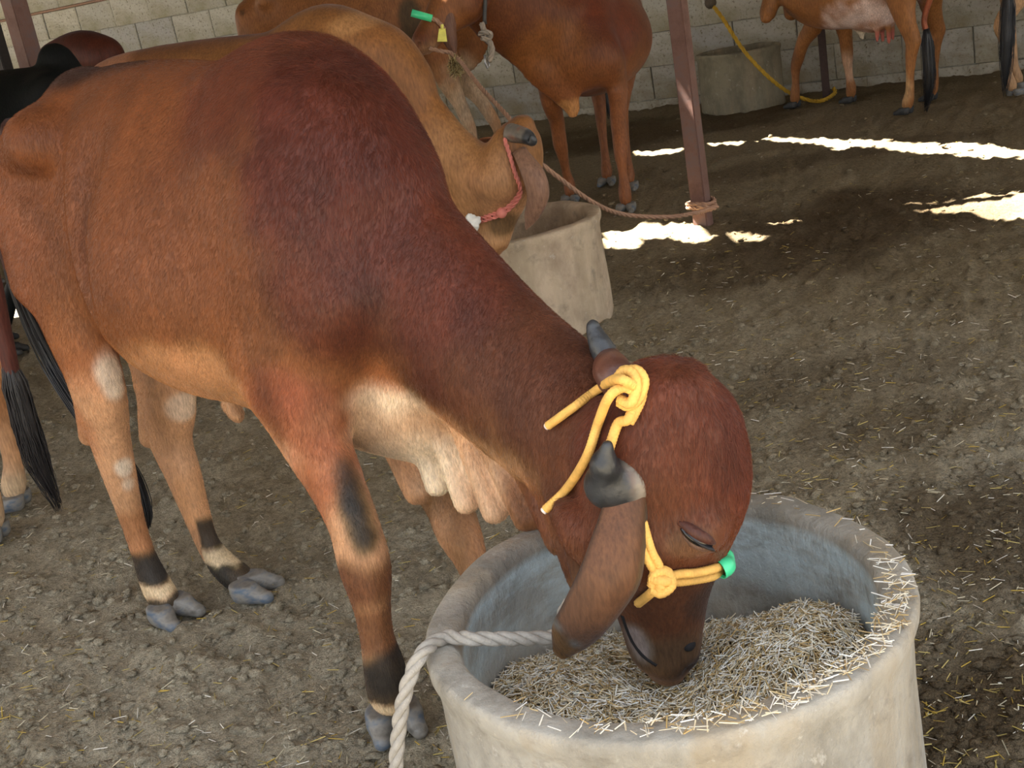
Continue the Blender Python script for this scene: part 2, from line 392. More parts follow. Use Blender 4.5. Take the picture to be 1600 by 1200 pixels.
def dens(px, py):
    d = np.full(px.shape, 0.35)
    d += 0.5*((px > 900) & (py > 380) & (py < 800)); d += 0.5*((px > 1380) & (py > 700)); d += 0.25*(vnoise(np.stack([px/90, py/60, px*0], -1)) > 0.1)
    return d
P = scatter_on_ground(4600, dens); P[:, 2] = ground_z(P[:, 0], P[:, 1])+0.004
straw_mesh('straw_litter', P, rng.uniform(0.008, 0.036, len(P)), rng.uniform(0.0012, 0.003, len(P)), 0.15, GR_COL, M_STRAW, kind='stuff', label='loose straw bits scattered over the earth floor', cat='straw')
# clods: small irregular lumps of soil
bm = bmesh.new(); bmesh.ops.create_icosphere(bm, subdivisions=1, radius=1); IV = np.array([v_.co[:] for v_ in bm.verts]); IF = np.array([[q.index for q in f_.verts] for f_ in bm.faces]); bm.free()
P = scatter_on_ground(11000, lambda px, py: np.where(py > 500, 0.9, 0.35)); n = len(P); P[:, 2] = ground_z(P[:, 0], P[:, 1])+0.001
r_ = rng.gamma(2.0, 0.0028, n)*np.clip(1+P[:, 1]*0.12, 1, 2); r_ = np.minimum(r_, 0.016); sc_ = np.stack([r_*rng.uniform(0.7, 1.4, n), r_*rng.uniform(0.7, 1.3, n), r_*rng.uniform(0.4, 0.8, n)], 1)
V = (IV[None]*(1+0.25*rng.normal(0, 1, (n, len(IV), 1)))*sc_[:, None]+P[:, None]).reshape(-1, 3); F = (IF[None]+(np.arange(n)*len(IV))[:, None, None]).reshape(-1, 3)
clods = mesh_obj('soil_clods', V, F, M_SOIL, kind='stuff', label='small crumbs and clods of dry soil lying on the floor', cat='soil', smooth=False)
cc = soil_color(P)*rng.uniform(0.85, 1.2, (n, 1))
set_color(clods, np.repeat(cc, len(IV), 0))

# ================================================================== wall of blocks
def wall_mat():
    m, nt, b = newmat('block'); N = NT(nt); v = N.coord()
    oi = N.n('ObjectInfo'); c0 = N.ramp(oi.outputs['Random'], [(0.0, srgb(196, 194, 184)), (0.5, srgb(212, 208, 194)), (1.0, srgb(184, 184, 182))])
    pit = N.noise(v, 38, 4, 0.65); c = N.mix(N.ramp(pit, [(0.56, (0, 0, 0)), (0.68, (1, 1, 1))]), c0, srgb(112, 104, 84))
    dirt = N.noise(v, 3.0, 5, 0.65); c = N.mix(N.ramp(dirt, [(0.42, (0, 0, 0)), (0.70, (0.8, 0.8, 0.8))]), c, srgb(158, 150, 118))
    sx = N.n('SeparateXYZ'); g = N.n('NewGeometry'); N.l(g.outputs['Position'], sx.inputs[0])
    mr = N.n('MapRange'); mr.inputs[1].default_value = 0.0; mr.inputs[2].default_value = 0.9; mr.inputs[3].default_value = 0.75; mr.inputs[4].default_value = 0.0; N.l(sx.outputs['Z'], mr.inputs[0])
    mu = N.n('Math', operation='MULTIPLY'); N.l(mr.outputs[0], mu.inputs[0]); N.l(N.ramp(N.noise(v, 9, 5), [(0.3, (0.45,)*3), (0.65, (1, 1, 1))]), mu.inputs[1])
    c = N.mix(mu.outputs[0], c, srgb(128, 112, 84))
    N.l(c, b.inputs['Base Color']); b.inputs['Roughness'].default_value = 0.95
    N.l(N.bump(pit, 0.9, 0.012, N.bump(N.noise(v, 10, 4), 0.5, 0.02)), b.inputs['Normal']); return m
M_BLOCK = wall_mat(); M_MORTAR = simple('mortar', srgb(186, 182, 166), 0.95, (60, 0.8, 0.01), 0.3, 12)
wc_ = W0+WD*(-3.0)-WN*0.11+np.array([0, 0, 1.45]); MR = np.stack([WD, WN, np.array([0, 0, 1.0])], 1)
v, f = box_geo((0, 0, 0), (11, 0.10, 1.50)); wall = mesh_obj('wall_back', v, f, M_MORTAR, smooth=False, kind='structure', label='whitewashed concrete block wall behind the cattle')
wall.matrix_world = Matrix(((WD[0], WN[0], 0, wc_[0]), (WD[1], WN[1], 0, wc_[1]), (0, 0, 1, wc_[2]), (0, 0, 0, 1)))
BH, BL = 0.305, 0.57
def block_mesh(seed):
    bm = bmesh.new(); bmesh.ops.create_cube(bm, size=1); r2 = random.Random(seed)
    for v_ in bm.verts: v_.co = Vector((v_.co.x*(BL-0.007), v_.co.y*0.05, v_.co.z*(BH-0.007)))+Vector((r2.uniform(-.005, .005), r2.uniform(-.004, .004), r2.uniform(-.005, .005)))
    bmesh.ops.bevel(bm, geom=[e for e in bm.edges], offset=0.004, segments=1, affect='EDGES')
    me = bpy.data.meshes.new('block'); bm.to_mesh(me); bm.free(); me.materials.append(M_BLOCK); return me
BM = [block_mesh(i) for i in range(5)]; nb = 0
def project(p):
    q = np.asarray(p)-CC; w_ = q @ CF; return (800+FPX*(q @ CR)/w_, 600-FPX*(q @ CU)/w_) if w_ > 0.05 else (-9999, -9999)
for row in range(-1, 9):
    z0 = 0.06+row*BH; j0 = 1.57 if row % 2 == 0 else 1.83
    for k in range(-26, 9):
        t = j0+(k+0.5)*BL; p = W0+WD*t+WN*0.002+np.array([0, 0, z0+BH/2]); x_, y_ = project(p)
        if -70 < x_ < 1670 and -50 < y_ < 260 and z0 < 2.6:
            o = put(bpy.data.objects.new('block', BM[(k*7+row*3) % 5]), wall)
            o.location = (t+3.0, 0.112-0.008+random.uniform(-.004, .004), z0+BH/2-1.45); nb += 1
# pipe clipped along the wall
v, f = tube_geo([W0+WD*t+WN*0.05+np.array([0, 0, 1.90+0.003*math.sin(t*2)]) for t in np.linspace(-9.5, -3.6, 14)], 0.016, 8)
mesh_obj('conduit_pipe', v, f, simple('pipe', srgb(150, 116, 96), 0.6), label='thin brown pipe running along the upper back wall', cat='pipe')

# ================================================================== unseen roof, its gaps cut to throw the sun patches on the floor
def to_ground(poly): return np.array([on_z(x_, y_)[:2] for x_, y_ in poly])
PATCH = [to_ground(p) for p in [
    [(938, 352), (1000, 349), (1060, 346), (1088, 350), (1104, 358), (1106, 367), (1085, 372), (1040, 370), (1005, 368), (1012, 374), (985, 380), (938, 386)],
    [(1128, 362), (1168, 358), (1202, 365), (1180, 370), (1145, 370)], [(1172, 345), (1205, 342), (1240, 343), (1205, 349)],
    [(984, 237), (1020, 232), (1062, 229), (1062, 233), (1030, 238), (1000, 239)], [(1108, 222), (1168, 218), (1168, 222), (1110, 227)],
    [(1190, 216), (1290, 213), (1350, 216), (1480, 221), (1640, 233), (1640, 247), (1520, 243), (1440, 238), (1380, 231), (1300, 227), (1230, 220)],
    [(1405, 316), (1440, 308), (1475, 307), (1530, 297), (1650, 294), (1650, 341), (1560, 334), (1510, 325), (1450, 320)],
    [(-10, 478), (25, 480), (38, 490), (-10, 496)]]]
def in_poly(X, Y, P):
    r = np.zeros(X.shape, bool); j = len(P)-1
    for i in range(len(P)):
        c = ((P[i, 1] > Y) != (P[j, 1] > Y)) & (X < (P[j, 0]-P[i, 0])*(Y-P[i, 1])/(P[j, 1]-P[i, 1]+1e-12)+P[i, 0]); r ^= c; j = i
    return r
off = SUN_DIR[:2]/SUN_DIR[2]*ROOFZ
allp = np.vstack(PATCH)+off; x0, y0 = allp.min(0)-0.2; x1, y1 = allp.max(0)+0.2
g = 0.03; gx = np.arange(x0, x1, g); gy = np.arange(y0, y1, g); X_, Y_ = np.meshgrid(gx, gy, indexing='ij')
cxg, cyg = X_[:-1, :-1]+g/2-off[0], Y_[:-1, :-1]+g/2-off[1]; jit = np.stack([cxg, cyg, cxg*0], -1)
cxj = cxg+0.05*fbm(jit*6, 3); cyj = cyg+0.05*fbm(jit*6+11, 3)
hole = np.zeros(cxg.shape, bool)
for P in PATCH: hole |= in_poly(cxj, cyj, P)
nx, ny = X_.shape; V = np.stack([X_.ravel(), Y_.ravel(), np.full(X_.size, ROOFZ)], 1); a_, b_ = np.nonzero(~hole); k0 = a_*ny+b_
Qd = np.stack([k0, k0+ny, k0+ny+1, k0+1], 1); n0 = len(V); RX0, RX1, RY0, RY1 = -16.0, 14.0, ROOF_Y0, 23.0; gx1, gy1 = gx[-1], gy[-1]
V = np.vstack([V, [(RX0, RY0, ROOFZ), (x0, RY0, ROOFZ), (gx1, RY0, ROOFZ), (RX1, RY0, ROOFZ), (RX0, y0, ROOFZ), (x0, y0, ROOFZ), (gx1, y0, ROOFZ), (RX1, y0, ROOFZ),
    (RX0, gy1, ROOFZ), (x0, gy1, ROOFZ), (gx1, gy1, ROOFZ), (RX1, gy1, ROOFZ), (RX0, RY1, ROOFZ), (x0, RY1, ROOFZ), (gx1, RY1, ROOFZ), (RX1, RY1, ROOFZ)]])
qs = [(n0+r*4+c_, n0+r*4+c_+1, n0+(r+1)*4+c_+1, n0+(r+1)*4+c_) for r in range(3) for c_ in range(3) if not (r == 1 and c_ == 1)]
mesh_obj('ceiling', V, np.vstack([Qd, np.array(qs)]), simple('roof_sheet', srgb(150, 140, 128), 0.8), smooth=False, kind='structure', label='sheet roof with ragged gaps')

# ================================================================== posts
def rust_mat():
    m, nt, b = newmat('rusty_steel'); N = NT(nt); v = N.coord(); f = N.noise(v, 7, 6, 0.7)
    N.l(N.ramp(f, [(0.3, srgb(92, 62, 52)), (0.5, srgb(112, 82, 72)), (0.7, srgb(98, 86, 86))]), b.inputs['Base Color']); b.inputs['Roughness'].default_value = 0.75
    N.l(N.bump(N.noise(v, 60, 4), 0.4, 0.003), b.inputs['Normal']); return m
M_RUST = rust_mat()
def post(base, wdt, ang, label, mat=None, z1=ROOFZ):
    bm = bmesh.new(); bmesh.ops.create_cube(bm, size=1)
    for v_ in bm.verts: v_.co = Vector((v_.co.x*wdt, v_.co.y*wdt, (v_.co.z+0.5)*(z1+0.06)-0.06))
    bmesh.ops.bevel(bm, geom=[e for e in bm.edges if abs(e.verts[0].co.z-e.verts[1].co.z) > 1], offset=0.006, segments=2, affect='EDGES')
    me = bpy.data.meshes.new('steel_post'); bm.to_mesh(me); bm.free(); me.materials.append(mat or M_RUST)
    o = put(bpy.data.objects.new('steel_post', me), None, label=label, cat='post'); o.location = tuple(base); o.rotation_euler = (0, 0, ang); return o
pb = on_z(1101, 352); post(pb+np.array([0, 0.03, 0]), 0.082, math.radians(-25)+math.atan2(-pb[0], pb[1]), 'rusty square steel post with a rope looped round its foot')
pl = at_y(38, 60, 6.85); post((pl[0], pl[1], 0), 0.098, math.radians(-36), 'rusty steel post at the top left behind the black cow')
p3 = on_z(1300, 152); post(p3+np.array([0, 0.15, 0]), 0.062, math.radians(-18), 'dark steel post by the far trough behind the white-uddered cow', simple('dark_steel', srgb(70, 50, 44), 0.7))
pk = at_y(-2, 75, 9.4); post((pk[0], pk[1], 0), 0.09, math.radians(-30), 'dark post at the left edge of the shed', simple('dark_steel_b', srgb(52, 46, 44), 0.7))

# ================================================================== concrete ring troughs
def concrete(name, c1, c2, wash=None):
    m, nt, b = newmat(name); N = NT(nt); v = N.coord((1, 1, 0.7)); f = N.noise(v, 6, 7, 0.65)
    c = N.ramp(f, [(0.36, c1), (0.58, c2)]); st = N.noise(N.coord((9, 9, 1.6)), 1.0, 5, 0.6); c = N.mix(N.ramp(st, [(0.48, (0, 0, 0)), (0.66, (0.6, 0.6, 0.6))]), c, srgb(158, 142, 116))
    c = N.mix(N.ramp(N.noise(v, 28, 5, 0.7), [(0.62, (0, 0, 0)), (0.72, (0.55,)*3)]), c, srgb(206, 200, 190))
    if wash:
        g = N.n('TexCoord'); sx = N.n('SeparateXYZ'); N.l(g.outputs['Object'], sx.inputs[0])
        # pale blue wash on the inner face, worn away lower down
        ln = N.n('VectorMath', operation='LENGTH'); cb = N.n('CombineXYZ'); N.l(sx.outputs[0], cb.inputs[0]); N.l(sx.outputs[1], cb.inputs[1]); N.l(cb.outputs[0], ln.inputs[0])
        inn = N.n('MapRange'); inn.inputs[1].default_value = wash[0]; inn.inputs[2].default_value = wash[0]-0.012; N.l(ln.outputs['Value'], inn.inputs[0])
        hz = N.n('MapRange'); hz.inputs[1].default_value = 0.22; hz.inputs[2].default_value = 0.36; N.l(sx.outputs[2], hz.inputs[0])
        hi = N.n('MapRange'); hi.inputs[1].default_value = wash[1]-0.02; hi.inputs[2].default_value = wash[1]-0.035; N.l(sx.outputs[2], hi.inputs[0])
        m1 = N.n('Math', operation='MULTIPLY'); N.l(inn.outputs[0], m1.inputs[0]); N.l(hz.outputs[0], m1.inputs[1]); m2 = N.n('Math', operation='MULTIPLY'); N.l(m1.outputs[0], m2.inputs[0])
        N.l(N.ramp(N.noise(N.coord((1, 1, 3)), 7, 6, 0.7), [(0.38, (0.25,)*3), (0.6, (0.95,)*3)]), m2.inputs[1])
        m3 = N.n('Math', operation='MULTIPLY'); N.l(m2.outputs[0], m3.inputs[0]); N.l(hi.outputs[0], m3.inputs[1])
        c = N.mix(m3.outputs[0], c, srgb(196, 214, 218))
    N.l(c, b.inputs['Base Color']); b.inputs['Roughness'].default_value = 0.88
    c = N.mix(N.ramp(N.noise(N.coord((1, 1, 1.2)), 11, 6, 0.7), [(0.55, (0, 0, 0)), (0.68, (0.5,)*3)]), c, srgb(112, 104, 92)); N.l(c, b.inputs['Base Color'])
    N.l(N.bump(N.noise(v, 45, 6, 0.7), 0.8, 0.007, N.bump(N.noise(v, 9, 4), 0.6, 0.02)), b.inputs['Normal']); return m
def ring_trough(c, R, r, Hh, label, mat, seg=120, rough=0.004):
    prof = [(0, 0.05), (r-0.03, 0.05), (r-0.008, 0.08), (r-0.003, 0.2), (r, Hh-0.05), (r+0.002, Hh-0.02), (r+0.006, Hh-0.008), (r+0.014, Hh-0.001), ((r+R)/2, Hh), (R-0.008, Hh-0.001), (R-0.002, Hh-0.005), (R, Hh-0.014), (R-0.001, Hh-0.030), (R-0.008, Hh-0.046), (R-0.011, Hh-0.07), (R-0.010, Hh-0.15), (R-0.009, Hh/2), (R-0.006, 0.1), (R-0.004, 0.0), (R-0.004, -0.04)]
    V = []; 
    for (q, z) in prof:
        for k in range(seg):
            a = 2*math.pi*k/seg; V.append((q*math.cos(a), q*math.sin(a), z))
    V = np.array(V); nn = fbm(V*5+c[0]*3, 3)[:, None]; rad = V*np.array([1, 1, 0]); rad /= np.linalg.norm(rad, axis=1)[:, None]+1e-6
    V = V+rad*nn*rough; V[:, 2] += (fbm(V*7+9, 3)*rough*0.9)*(V[:, 2] > Hh-0.06)
    F = [(i*seg+k, i*seg+(k+1) % seg, (i+1)*seg+(k+1) % seg, (i+1)*seg+k) for i in range(len(prof)-1) for k in range(seg)]
    o = mesh_obj('concrete_trough', V, F, mat, label=label, cat='trough'); o.location = (c[0], c[1], 0); return o
T1 = np.array([0.178, 1.73]); TR, Tr, TH = 0.388, 0.327, 0.43
M_CON = concrete('trough_concrete', srgb(130, 124, 112), srgb(168, 162, 150), (Tr+0.012, TH))
ring_trough(T1, TR, Tr, TH, 'big pale concrete ring trough of chopped straw nearest the camera', M_CON, 160, 0.005)
t2r = on_z(938, 325, TH); T2 = t2r[:2]-np.array([TR, -0.03])
ring_trough(T2, TR, Tr, TH, 'stained concrete ring trough the tan cow is eating from', concrete('trough_concrete_b', srgb(154, 134, 112), srgb(196, 176, 150)))
t3 = on_z(1180, 166); T3 = t3[:2]+np.array([-0.06, 0.17])
ring_trough(T3, 0.36, 0.31, 0.48, 'dark weathered concrete ring trough against the block wall', concrete('trough_concrete_c', srgb(112, 104, 86), srgb(138, 130, 108)))

# ---- chopped straw in the near trough
def straw_z(x, y):
    dx, dy = x-T1[0], y-T1[1]; r2 = np.sqrt(dx*dx+dy*dy)
    z = 0.245+0.095*np.exp(-(((dx-0.22)/0.15)**2+((dy+0.02)/0.17)**2))+0.045*np.exp(-(((dx+0.18)/0.16)**2+((dy+0.05)/0.2)**2))-0.03*np.exp(-((dx/0.10)**2+((dy-0.04)/0.1)**2))-0.05*sstep(0.1, 0.3, dy)
    return z+0.006*fbm(np.stack([x*14, y*14, x*0], -1), 3)
gr = np.sqrt(np.linspace(0, 1, 26))*(Tr-0.004); ga = np.linspace(0, 2*np.pi, 60, endpoint=False)
V = [(T1[0], T1[1], float(straw_z(np.array(T1[0]), np.array(T1[1]))))]+[(T1[0]+q*math.cos(a), T1[1]+q*math.sin(a), 0) for q in gr[1:] for a in ga]; V = np.array(V); V[:, 2] = straw_z(V[:, 0], V[:, 1])-0.006
F = [(0, 1+k, 1+(k+1) % 60) for k in range(60)]+[(1+i*60+k, 1+(i+1)*60+k, 1+(i+1)*60+(k+1) % 60, 1+i*60+(k+1) % 60) for i in range(24) for k in range(60)]
n = 17000; q = np.sqrt(rng.random(n))*(Tr-0.014); a = rng.uniform(0, 2*np.pi, n); P = np.stack([T1[0]+q*np.cos(a), T1[1]+q*np.sin(a)], 1)
z = straw_z(P[:, 0], P[:, 1]); e_ = 0.01; gxn = (straw_z(P[:, 0]+e_, P[:, 1])-z)/e_; gyn = (straw_z(P[:, 0], P[:, 1]+e_)-z)/e_; up = np.stack([-gxn, -gyn, np.ones(n)], 1)
P3 = np.c_[P, z+rng.uniform(-0.006, 0.006, n)]
feed = straw_mesh('chopped_straw', P3, rng.uniform(0.008, 0.034, n), rng.uniform(0.0012, 0.0028, n), 0.35, SC_COL, M_STRAW, up=up, kind='stuff', label='heap of pale chopped straw feed filling the nearest trough', cat='straw')
bed = mesh_obj('straw_bed', V, F, simple('straw_bed', srgb(132, 112, 80), 0.9, (120, 1, 0.01), 0.35, 120), feed)
# straw on the rim
n = 420; a = np.r_[rng.normal(-1.25, 0.35, 200), rng.normal(-0.5, 0.35, 160), rng.uniform(-2.4, 1.2, 60)]; q = rng.uniform(Tr+0.010, TR-0.008, n)
straw_mesh('rim_straw', np.stack([T1[0]+q*np.cos(a), T1[1]+q*np.sin(a), np.full(n, TH+0.007)], 1), rng.uniform(0.008, 0.034, n), rng.uniform(0.001, 0.0025, n), 0.05, SC_COL, M_STRAW, kind='stuff', label='stray straw pieces on the rim of the nearest trough', cat='straw')

# ================================================================== the feeding brown bull
A0 = np.array([-0.98, 2.98, 0.0]); UX = np.array([0.768, -0.640, 0.0]); UX /= np.linalg.norm(UX); UY = np.array([-UX[1], UX[0], 0.0])
def toL(p): p = np.asarray(p)-A0; return np.array([p @ UX, p @ UY, p[2]])
def Q(px, py, y): return toL(on_plane(px, py, A0+UY*y, UY))
def dirL(v): v = np.asarray(v, float); v = v/np.linalg.norm(v); return np.array([v @ UX, v @ UY, v[2]])

head_e1 = np.array([-0.10, 0.20, -0.97]); head_e1 /= np.linalg.norm(head_e1)
head_e2 = np.array([0.08, 0.97, 0.2]); head_e2 -= head_e1*(head_e2 @ head_e1); head_e2 /= np.linalg.norm(head_e2)
head_e3 = np.cross(head_e1, head_e2)
MUZ = on_z(1040, 985, 0.345)
HO = MUZ-head_e1*0.41
hO = toL(HO); h1, h2, h3 = dirL(head_e1), dirL(head_e2), dirL(head_e3)
def HP(t, s, u): return hO+h1*t+h2*s+h3*u

fld = Field((-0.42, -0.45, -0.01), (1.95, 0.42, 1.45), 0.0085)
ex, ey, ez = np.eye(3)
# trunk
fld.loft((0, 0, 0), (ex, ey, ez), [(-0.14, 1.22, 0.90, 0.10), (-0.04, 1.28, 0.84, 0.14), (0.08, 1.315, 0.78, 0.15), (0.19, 1.345, 0.74, 0.16),
    (0.27, 1.355, 0.69, 0.19), (0.35, 1.358, 0.65, 0.25), (0.45, 1.355, 0.625, 0.28), (0.56, 1.345, 0.61, 0.287), (0.72, 1.32, 0.61, 0.255), (0.86, 1.28, 0.63, 0.205), (0.98, 1.20, 0.67, 0.165), (1.08, 1.08, 0.72, 0.12)], k=0.02, pu=1.75, wc=0.42)
# hump
fld.path([(0.64, 0.0, 1.17, 0.08, 0.07), (0.76, 0, 1.24, 0.12, 0.095), (0.89, 0.0, 1.255, 0.13, 0.105), (1.00, -0.01, 1.19, 0.12, 0.10), (1.07, -0.02, 1.09, 0.11, 0.09)], side=ey, k=0.05)
# hips and rump
for s in (-1, 1):
    fld.seg((0.19, s*0.03, 1.275), (0.185, s*0.150, 1.235), 0.06, 0.042, k=0.06)
    fld.seg((0.185, s*0.150, 1.23), (-0.10, s*0.10, 1.16), 0.05, 0.045, k=0.07)
    fld.ball((-0.13, s*0.085, 1.18), (0.045, 0.04, 0.05), k=0.06)
    fld.seg((0.06, s*0.11, 1.08), (0.05, s*0.12, 0.90), 0.07, 0.08, side=ey, b0=0.14, b1=0.14, k=0.06)
    fld.seg((0.80, s*0.135, 1.16), (1.0, s*0.155, 0.86), 0.06, 0.065, side=ey, b0=0.11, b1=0.11, k=0.07)
RHy, LHy, RFy, LFy = -0.106, 0.071, -0.256, 0.024
def leg(pts, k=0.03): fld.path([tuple(Q(px, py, y))+(a, b) for px, py, y, a, b in pts], side=ey, k=k)
leg([(84, 400, -0.13, 0.075, 0.11), (120, 510, -0.135, 0.065, 0.088), (154, 605, -0.13, 0.052, 0.070), (170, 680, -0.12, 0.042, 0.056), (186, 740, -0.115, 0.036, 0.044), (206, 810, -0.11, 0.027, 0.031),
     (224, 865, -0.106, 0.026, 0.029), (243, 912, -0.106, 0.034, 0.036), (260, 942, -0.106, 0.034, 0.038)], 0.03)
fld.seg(Q(134, 590, -0.13), Q(136, 682, -0.12), 0.02, 0.021, k=0.045)
leg([(190, 430, 0.13, 0.075, 0.12), (240, 540, 0.12, 0.06, 0.10), (264, 620, 0.10, 0.055, 0.080), (264, 680, 0.09, 0.045, 0.066), (286, 740, 0.08, 0.04, 0.050), (306, 800, 0.075, 0.031, 0.038),
     (325, 850, 0.071, 0.026, 0.030), (352, 886, 0.071, 0.034, 0.036), (380, 908, 0.071, 0.034, 0.038)], 0.04)
fld.seg(Q(232, 600, 0.10), Q(231, 686, 0.09), 0.022, 0.022, k=0.045)
# fore legs
leg([(440, 560, -0.17, 0.06, 0.12), (478, 660, -0.19, 0.055, 0.085), (520, 745, -0.21, 0.047, 0.062), (553, 820, -0.235, 0.042, 0.05), (570, 885, -0.24, 0.045, 0.050), (580, 940, -0.25, 0.033, 0.036),
     (588, 990, -0.255, 0.028, 0.032), (601, 1045, -0.256, 0.036, 0.040), (608, 1090, -0.256, 0.036, 0.042)], 0.04)
leg([(610, 620, 0.13, 0.06, 0.10), (650, 700, 0.11, 0.055, 0.075), (695, 780, 0.08, 0.042, 0.052), (716, 830, 0.06, 0.043, 0.047), (738, 880, 0.045, 0.03, 0.033),
     (754, 940, 0.03, 0.027, 0.031), (762, 990, 0.024, 0.035, 0.039), (762, 1020, 0.024, 0.035, 0.04)], 0.04)
# neck
fld.path([tuple(Q(520, 290, 0.0))+(0.12, 0.17), tuple(Q(590, 385, -0.01))+(0.12, 0.18), tuple(Q(690, 490, -0.03))+(0.11, 0.17), tuple(Q(790, 583, -0.06))+(0.10, 0.155), tuple(Q(880, 655, -0.10))+(0.095, 0.145), tuple(Q(955, 710, -0.15))+(0.09, 0.12), tuple(HP(0.06, 0, -0.03))+(0.085, 0.09)], side=ey, k=0.06)
# breast and dewlap
fld.path([tuple(Q(470, 560, 0.0))+(0.13, 0.13), tuple(Q(560, 600, -0.01))+(0.12, 0.13), tuple(Q(640, 630, -0.02))+(0.09, 0.12), tuple(Q(700, 660, -0.01))+(0.05, 0.10)], side=ey, k=0.06)
fld.path([tuple(Q(620, 640, 0.0))+(0.03, 0.09), tuple(Q(700, 680, -0.02))+(0.022, 0.085), tuple(Q(790, 725, -0.05))+(0.022, 0.075), tuple(Q(870, 785, -0.10))+(0.022, 0.08), tuple(HP(0.20, 0, -0.14))+(0.03, 0.05)], side=ey, k=0.02)
for (x0, y0, x1, y1, r, yy) in [(580, 600, 655, 768, 0.032, 0.03), (640, 600, 684, 758, 0.026, -0.04), (672, 610, 730, 785, 0.026, -0.06), (720, 640, 774, 800, 0.026, -0.075), (765, 680, 824, 812, 0.026, -0.085), (815, 710, 874, 850, 0.024, -0.11), (850, 740, 908, 908, 0.024, -0.16), (890, 760, 925, 925, 0.03, -0.19)]:
    fld.seg(Q(x0, y0, yy+0.03), Q(x1, y1, yy), r*1.5, r*1.15, side=ey, b0=r*0.8, b1=r*0.9, k=0.012)
for s in (-1,):
    fld.ball(Q(82, 245, -0.265), (0.06, 0.10, 0.10), k=0.06, sub=True)
    fld.ball(Q(92, 360, -0.275), (0.04, 0.09, 0.13), k=0.05, sub=True)
    fld.seg(Q(600, 380, -0.30), Q(560, 560, -0.30), 0.05, 0.05, side=ey, b0=0.03, b1=0.04, k=0.05, sub=True)
    fld.seg(Q(325, 150, -0.20), Q(345, 330, -0.33), 0.05, 0.06, side=ey, b0=0.025, b1=0.02, k=0.06, sub=True)
    fld.seg(Q(345, 330, -0.335), Q(385, 560, -0.335), 0.05, 0.05, side=ey, b0=0.02, b1=0.02, k=0.05, sub=True)
    fld.path([tuple(Q(432, 190, -0.10))+(0.06, 0.11), tuple(Q(442, 320, -0.15))+(0.07, 0.12), tuple(Q(450, 450, -0.165))+(0.07, 0.12), tuple(Q(465, 590, -0.165))+(0.06, 0.10)], side=ey, k=0.08)
    fld.seg(Q(62, 330, -0.15), Q(95, 480, -0.155), 0.02, 0.02, k=0.04)
# sheath
fld.seg(Q(360, 630, 0.0), Q(371, 650, 0.0), 0.022, 0.018, k=0.02)
# head
K = 0.86
fld.loft(hO, (h1, h2, h3), [(t*K, a, b, c_*0.95) for t, a, b, c_ in [(-0.075, 0.06, -0.075, 0.06), (-0.02, 0.098, -0.10, 0.082), (0.06, 0.118, -0.105, 0.095), (0.14, 0.124, -0.115, 0.102), (0.22, 0.11, -0.13, 0.095), (0.30, 0.088, -0.125, 0.075), (0.38, 0.07, -0.095, 0.062), (0.46, 0.062, -0.075, 0.058), (0.53, 0.056, -0.06, 0.062), (0.565, 0.036, -0.035, 0.045)]], k=0.03, pu=2.2, wc=0.55, end=0.03)
for s in (-1, 1):
    fld.ball(HP(0.145, s*0.082, 0.04), (0.036, 0.036, 0.036), k=0.03)
    fld.ball(HP(0.19, s*0.060, -0.06), (0.06, 0.04, 0.06), k=0.04)
    fld.ball(HP(0.46, s*0.045, 0.035), 0.012, k=0.01, sub=True)
BV, BQ = fld.mesh(2)
bull = empty('brown_bull', A0, math.atan2(UX[1], UX[0]), label='red-brown humped bull bending its head into the nearest concrete trough', cat='bull')
body = mesh_obj('body', BV, BQ, M_FUR, bull)

